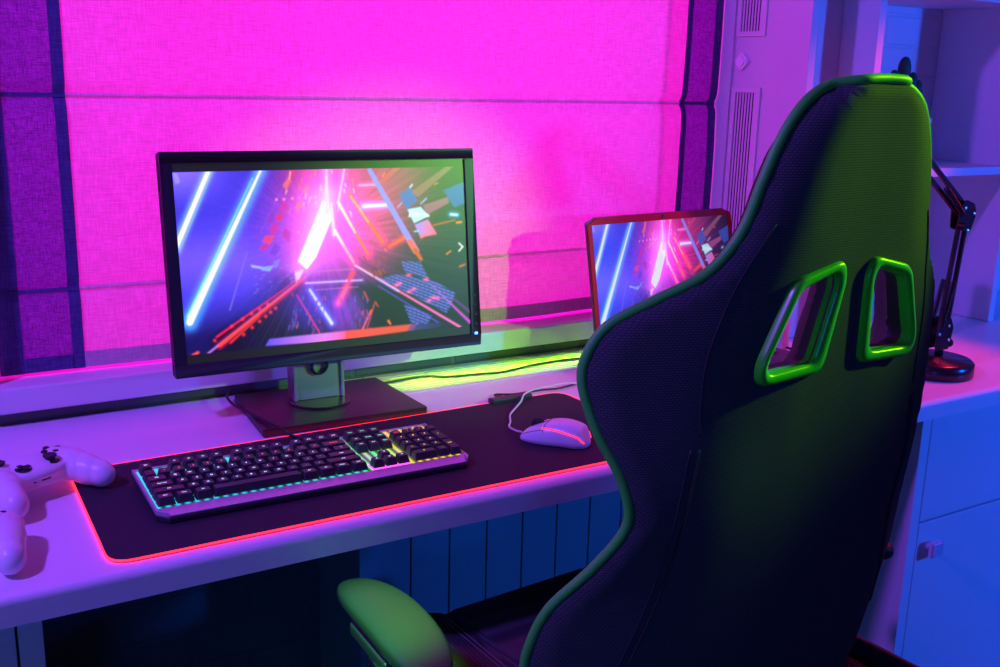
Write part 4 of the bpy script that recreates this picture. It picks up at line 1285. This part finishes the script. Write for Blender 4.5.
# seat cushion
def seat_build():
    bm = bmesh.new(); NX_, NY_ = 48, 48
    def hw(t): return .262-.03*max(0, t-.6)**1.5*2.2-.02*max(0, .15-t)
    g = []; 
    for j in range(NY_+1):
        t = j/NY_; y = .045+t*.560
        row = []
        for i in range(NX_+1):
            s = -1+2*i/NX_; w_ = hw(t)*(1-.35*max(0, (t-.9)/.1)**3)
            z = .508+.020*t + .050*max(0, (abs(s)-.58)/.42)**1.1*(1-.35*t)
            e = max(0, (abs(s)-.90)/.10); z -= .055*e**2.2
            z -= .075*max(0, (t-.90)/.10)**2.0
            z -= .006*math.exp(-((abs(s)-.56)/.025)**2)
            row.append(bm.verts.new((s*w_, y, z)))
        g.append(row)
    for j in range(NY_):
        for i in range(NX_): bm.faces.new((g[j][i], g[j][i+1], g[j+1][i+1], g[j+1][i]))
    # skirt
    ring = [g[0][i] for i in range(NX_+1)]+[g[j][NX_] for j in range(1, NY_+1)]+[g[NY_][i] for i in range(NX_-1, -1, -1)]+[g[j][0] for j in range(NY_-1, 0, -1)]
    low = [bm.verts.new((v.co.x*.97, .045+(v.co.y-.045)*.985, .405)) for v in ring]
    n = len(ring)
    for i in range(n): bm.faces.new((ring[i], low[i], low[(i+1) % n], ring[(i+1) % n]))
    bm.faces.new(low)
    bmesh.ops.recalc_face_normals(bm, faces=bm.faces)
    return bm
finish('seat', seat_build(), M['fabric'], ch, smooth=True)
for sgn in (-1, 1):
    for off in (0, .008):
        tubeo('seat_stitching', [(sgn*(.156+off), .10+.45*i/20, (.5115+.020*((.10+.45*i/20-.045)/.545))+ (.0 if off == 0 else .0008)) for i in range(21)], .0007, M['thread'], ch, 5)
# armrests
for sgn in (-1, 1):
    def pad_build(bm, sgn=sgn):
        q = bmesh.ops.create_uvsphere(bm, u_segments=40, v_segments=24, radius=1)
        for v in q['verts']:
            x, y, z = v.co
            ex = lambda a, p: math.copysign(abs(a)**p, a)
            X_, Y_, Z_ = ex(x, .84), ex(y, .86), ex(z, .55)
            v.co = Vector((X_*.040*(1+.04*Y_), Y_*.138, Z_*.0145))
            v.co.x += sgn*(-.010)*(1-Y_*Y_)*1.0
            v.co.z -= .010*max(0, Y_)**2.2 + .008*max(0, -Y_)**2 + .004*(1-X_*X_)*(Z_ > 0)*-1
    ag = bpy.data.objects.new('armrest', None); link(ag, ch)
    ag.location = (-.382, .315, .690) if sgn < 0 else (.335, .27, .668); ag.rotation_euler = (math.radians(-1), 0, sgn*math.radians(7))
    remeshed('arm_pad', pad_build, M['pu'], ag, .0022, 5)
    boxo('pad_carrier', (-.030,.030,-.055,.055,-.030,-.012), M['blackplastic'], ag, bevel=.004)
    bm = bmesh.new(); box(bm, -.017,.017,-.030,.030,-.22,-.029); finish('post', bm, M['blackplastic'], ag, bevel=.004)
    bm = bmesh.new(); box(bm, -.026,.026,-.040,.040,-.30,-.15); finish('sleeve', bm, M['blackplastic'], ag, bevel=.006)
    bm = bmesh.new(); lathe(bm, [(0,0),(.012,0),(.013,.006),(.010,.016),(0,.018)], 20, Matrix.Translation((-sgn*-.026*0+sgn*.026,.0,-.06)) @ Matrix.Rotation(sgn*PI/2, 4, 'Y'))
    finish('adjust_button', bm, M['green'], ag, smooth=True)
    bm = bmesh.new(); box(bm, min(-sgn*.17, sgn*.02), max(-sgn*.17, sgn*.02), -.03, .03, -.310, -.298); finish('bracket', bm, M['blackplastic'], ag, bevel=.003)
# mechanism, lift, star base
bm = bmesh.new(); box(bm, -.10,.10,.18,.44,.355,.404); finish('mechanism', bm, M['blackplastic'], ch, bevel=.008)
for sgn in (-1, 1):
    bm = bmesh.new()
    box(bm, sgn*.275-.008, sgn*.275+.008, .02, .16, .43, .56)
    finish('hinge_plate', bm, M['blackplastic'], ch, bevel=.006)
bm = bmesh.new(); lathe(bm, [(0,.07),(.030,.07),(.030,.20),(.024,.20),(.024,.30),(.016,.30),(.016,.356),(0,.356)], 28)
finish('gas_lift', bm, M['blackplastic'], ch, smooth=False, loc=(0,.31,0))
for k in range(5):
    a = 2*PI*k/5+.3
    bm = bmesh.new(); vs = box(bm, 0.02, .30, -.026, .026, .075, .115)
    for v in vs:
        if v.co.x > .1: v.co.y *= .6; v.co.z = .07+(v.co.z-.075)*.6
    lg = finish('leg', bm, M['blackplastic'], ch, bevel=.006); lg.location = (0,.31,0); lg.rotation_euler = (0,0,a)
    bm = bmesh.new()
    for s in (-1, 1):
        lathe(bm, [(0,-.009),(.026,-.009),(.029,-.004),(.029,.004),(.026,.009),(0,.009)], 24, Matrix.Translation((.285, s*.014, .0295)) @ Matrix.Rotation(PI/2, 4, 'X'))
    lathe(bm, [(0,.04),(.010,.04),(.010,.085),(0,.085)], 12, Matrix.Translation((.285,0,0)))
    finish('caster', bm, M['blackplastic'], lg, smooth=False)

# ------------------------------------------------------------------ lights
def area(name, loc, target, size, color, power, size_y=None, spread=None):
    l = bpy.data.lights.new(name, 'AREA'); l.color = color; l.energy = power
    if size_y: l.shape = 'RECTANGLE'; l.size = size; l.size_y = size_y
    else: l.shape = 'DISK'; l.size = size
    if spread: l.spread = math.radians(spread)
    o = bpy.data.objects.new(name, l); link(o); o.location = loc
    o.rotation_euler = (Vector(target)-Vector(loc)).to_track_quat('-Z', 'Y').to_euler()
    return o
def spot(name, loc, target, ang, color, power, blend=.5, r=.05):
    l = bpy.data.lights.new(name, 'SPOT'); l.color = color; l.energy = power
    l.spot_size = math.radians(ang); l.spot_blend = blend; l.shadow_soft_size = r
    o = bpy.data.objects.new(name, l); link(o); o.location = loc
    o.rotation_euler = (Vector(target)-Vector(loc)).to_track_quat('-Z', 'Y').to_euler()
    return o
area('window_led_light', (.93, 2.10, 1.40), (.93, 1.8, 1.35), 1.45, (1,.0,.58), 15.5, size_y=1.15)
spot('violet_light', (-.95, .95, 2.35), (.85, 1.5, .75), 88, (.25,.065,1), 185, .6, .08)
spot('green_light', (3.0, .25, 2.0), (.90, .38, 1.28), 27, (.36,1,.0), 280, .7, .04)
spot('green_arm_fill', (.22, .30, 1.75), (.468, 1.015, .70), 10, (.05,1,.0), 380, .9, .02)  # added spot, only there to green the armrest front
spot('green_glare_fill', (2.15, -.55, 1.75), (.95, 1.62, 1.00), 17, (.32,1,.0), 170, .8, .03)  # second green spot added for the glare on the monitor
area('green_vent_fill', (1.08, 1.712, .93), (1.08, 1.712, .7), .50, (.33,1,.0), .65, size_y=.012, spread=36)  # added area light without a body, greens the desk vent
spot('blue_light', (3.15, -.65, 1.35), (2.15, 1.5, .80), 56, (.0,.10,1), 230, .5, .08)
spot('cobalt_light', (-.5, -.9, 1.05), (1.0, 1.3, .6), 80, (.015,.12,1), 30, .7, .12)
spot('red_light', (2.34, 1.22, 1.75), (1.62, 1.42, .80), 60, (1,.02,.10), 36, .5, .04)
wd = bpy.data.worlds.new('world'); scn.world = wd; wd.use_nodes = True
wd.node_tree.nodes['Background'].inputs['Color'].default_value = (.03,.02,.10,1)
wd.node_tree.nodes['Background'].inputs['Strength'].default_value = .3

vs_ = scn.view_settings
scn.display_settings.display_device = 'sRGB'
vs_.view_transform = 'Standard'; vs_.look = 'None'; vs_.exposure = 0; vs_.gamma = 1; vs_.use_curve_mapping = False
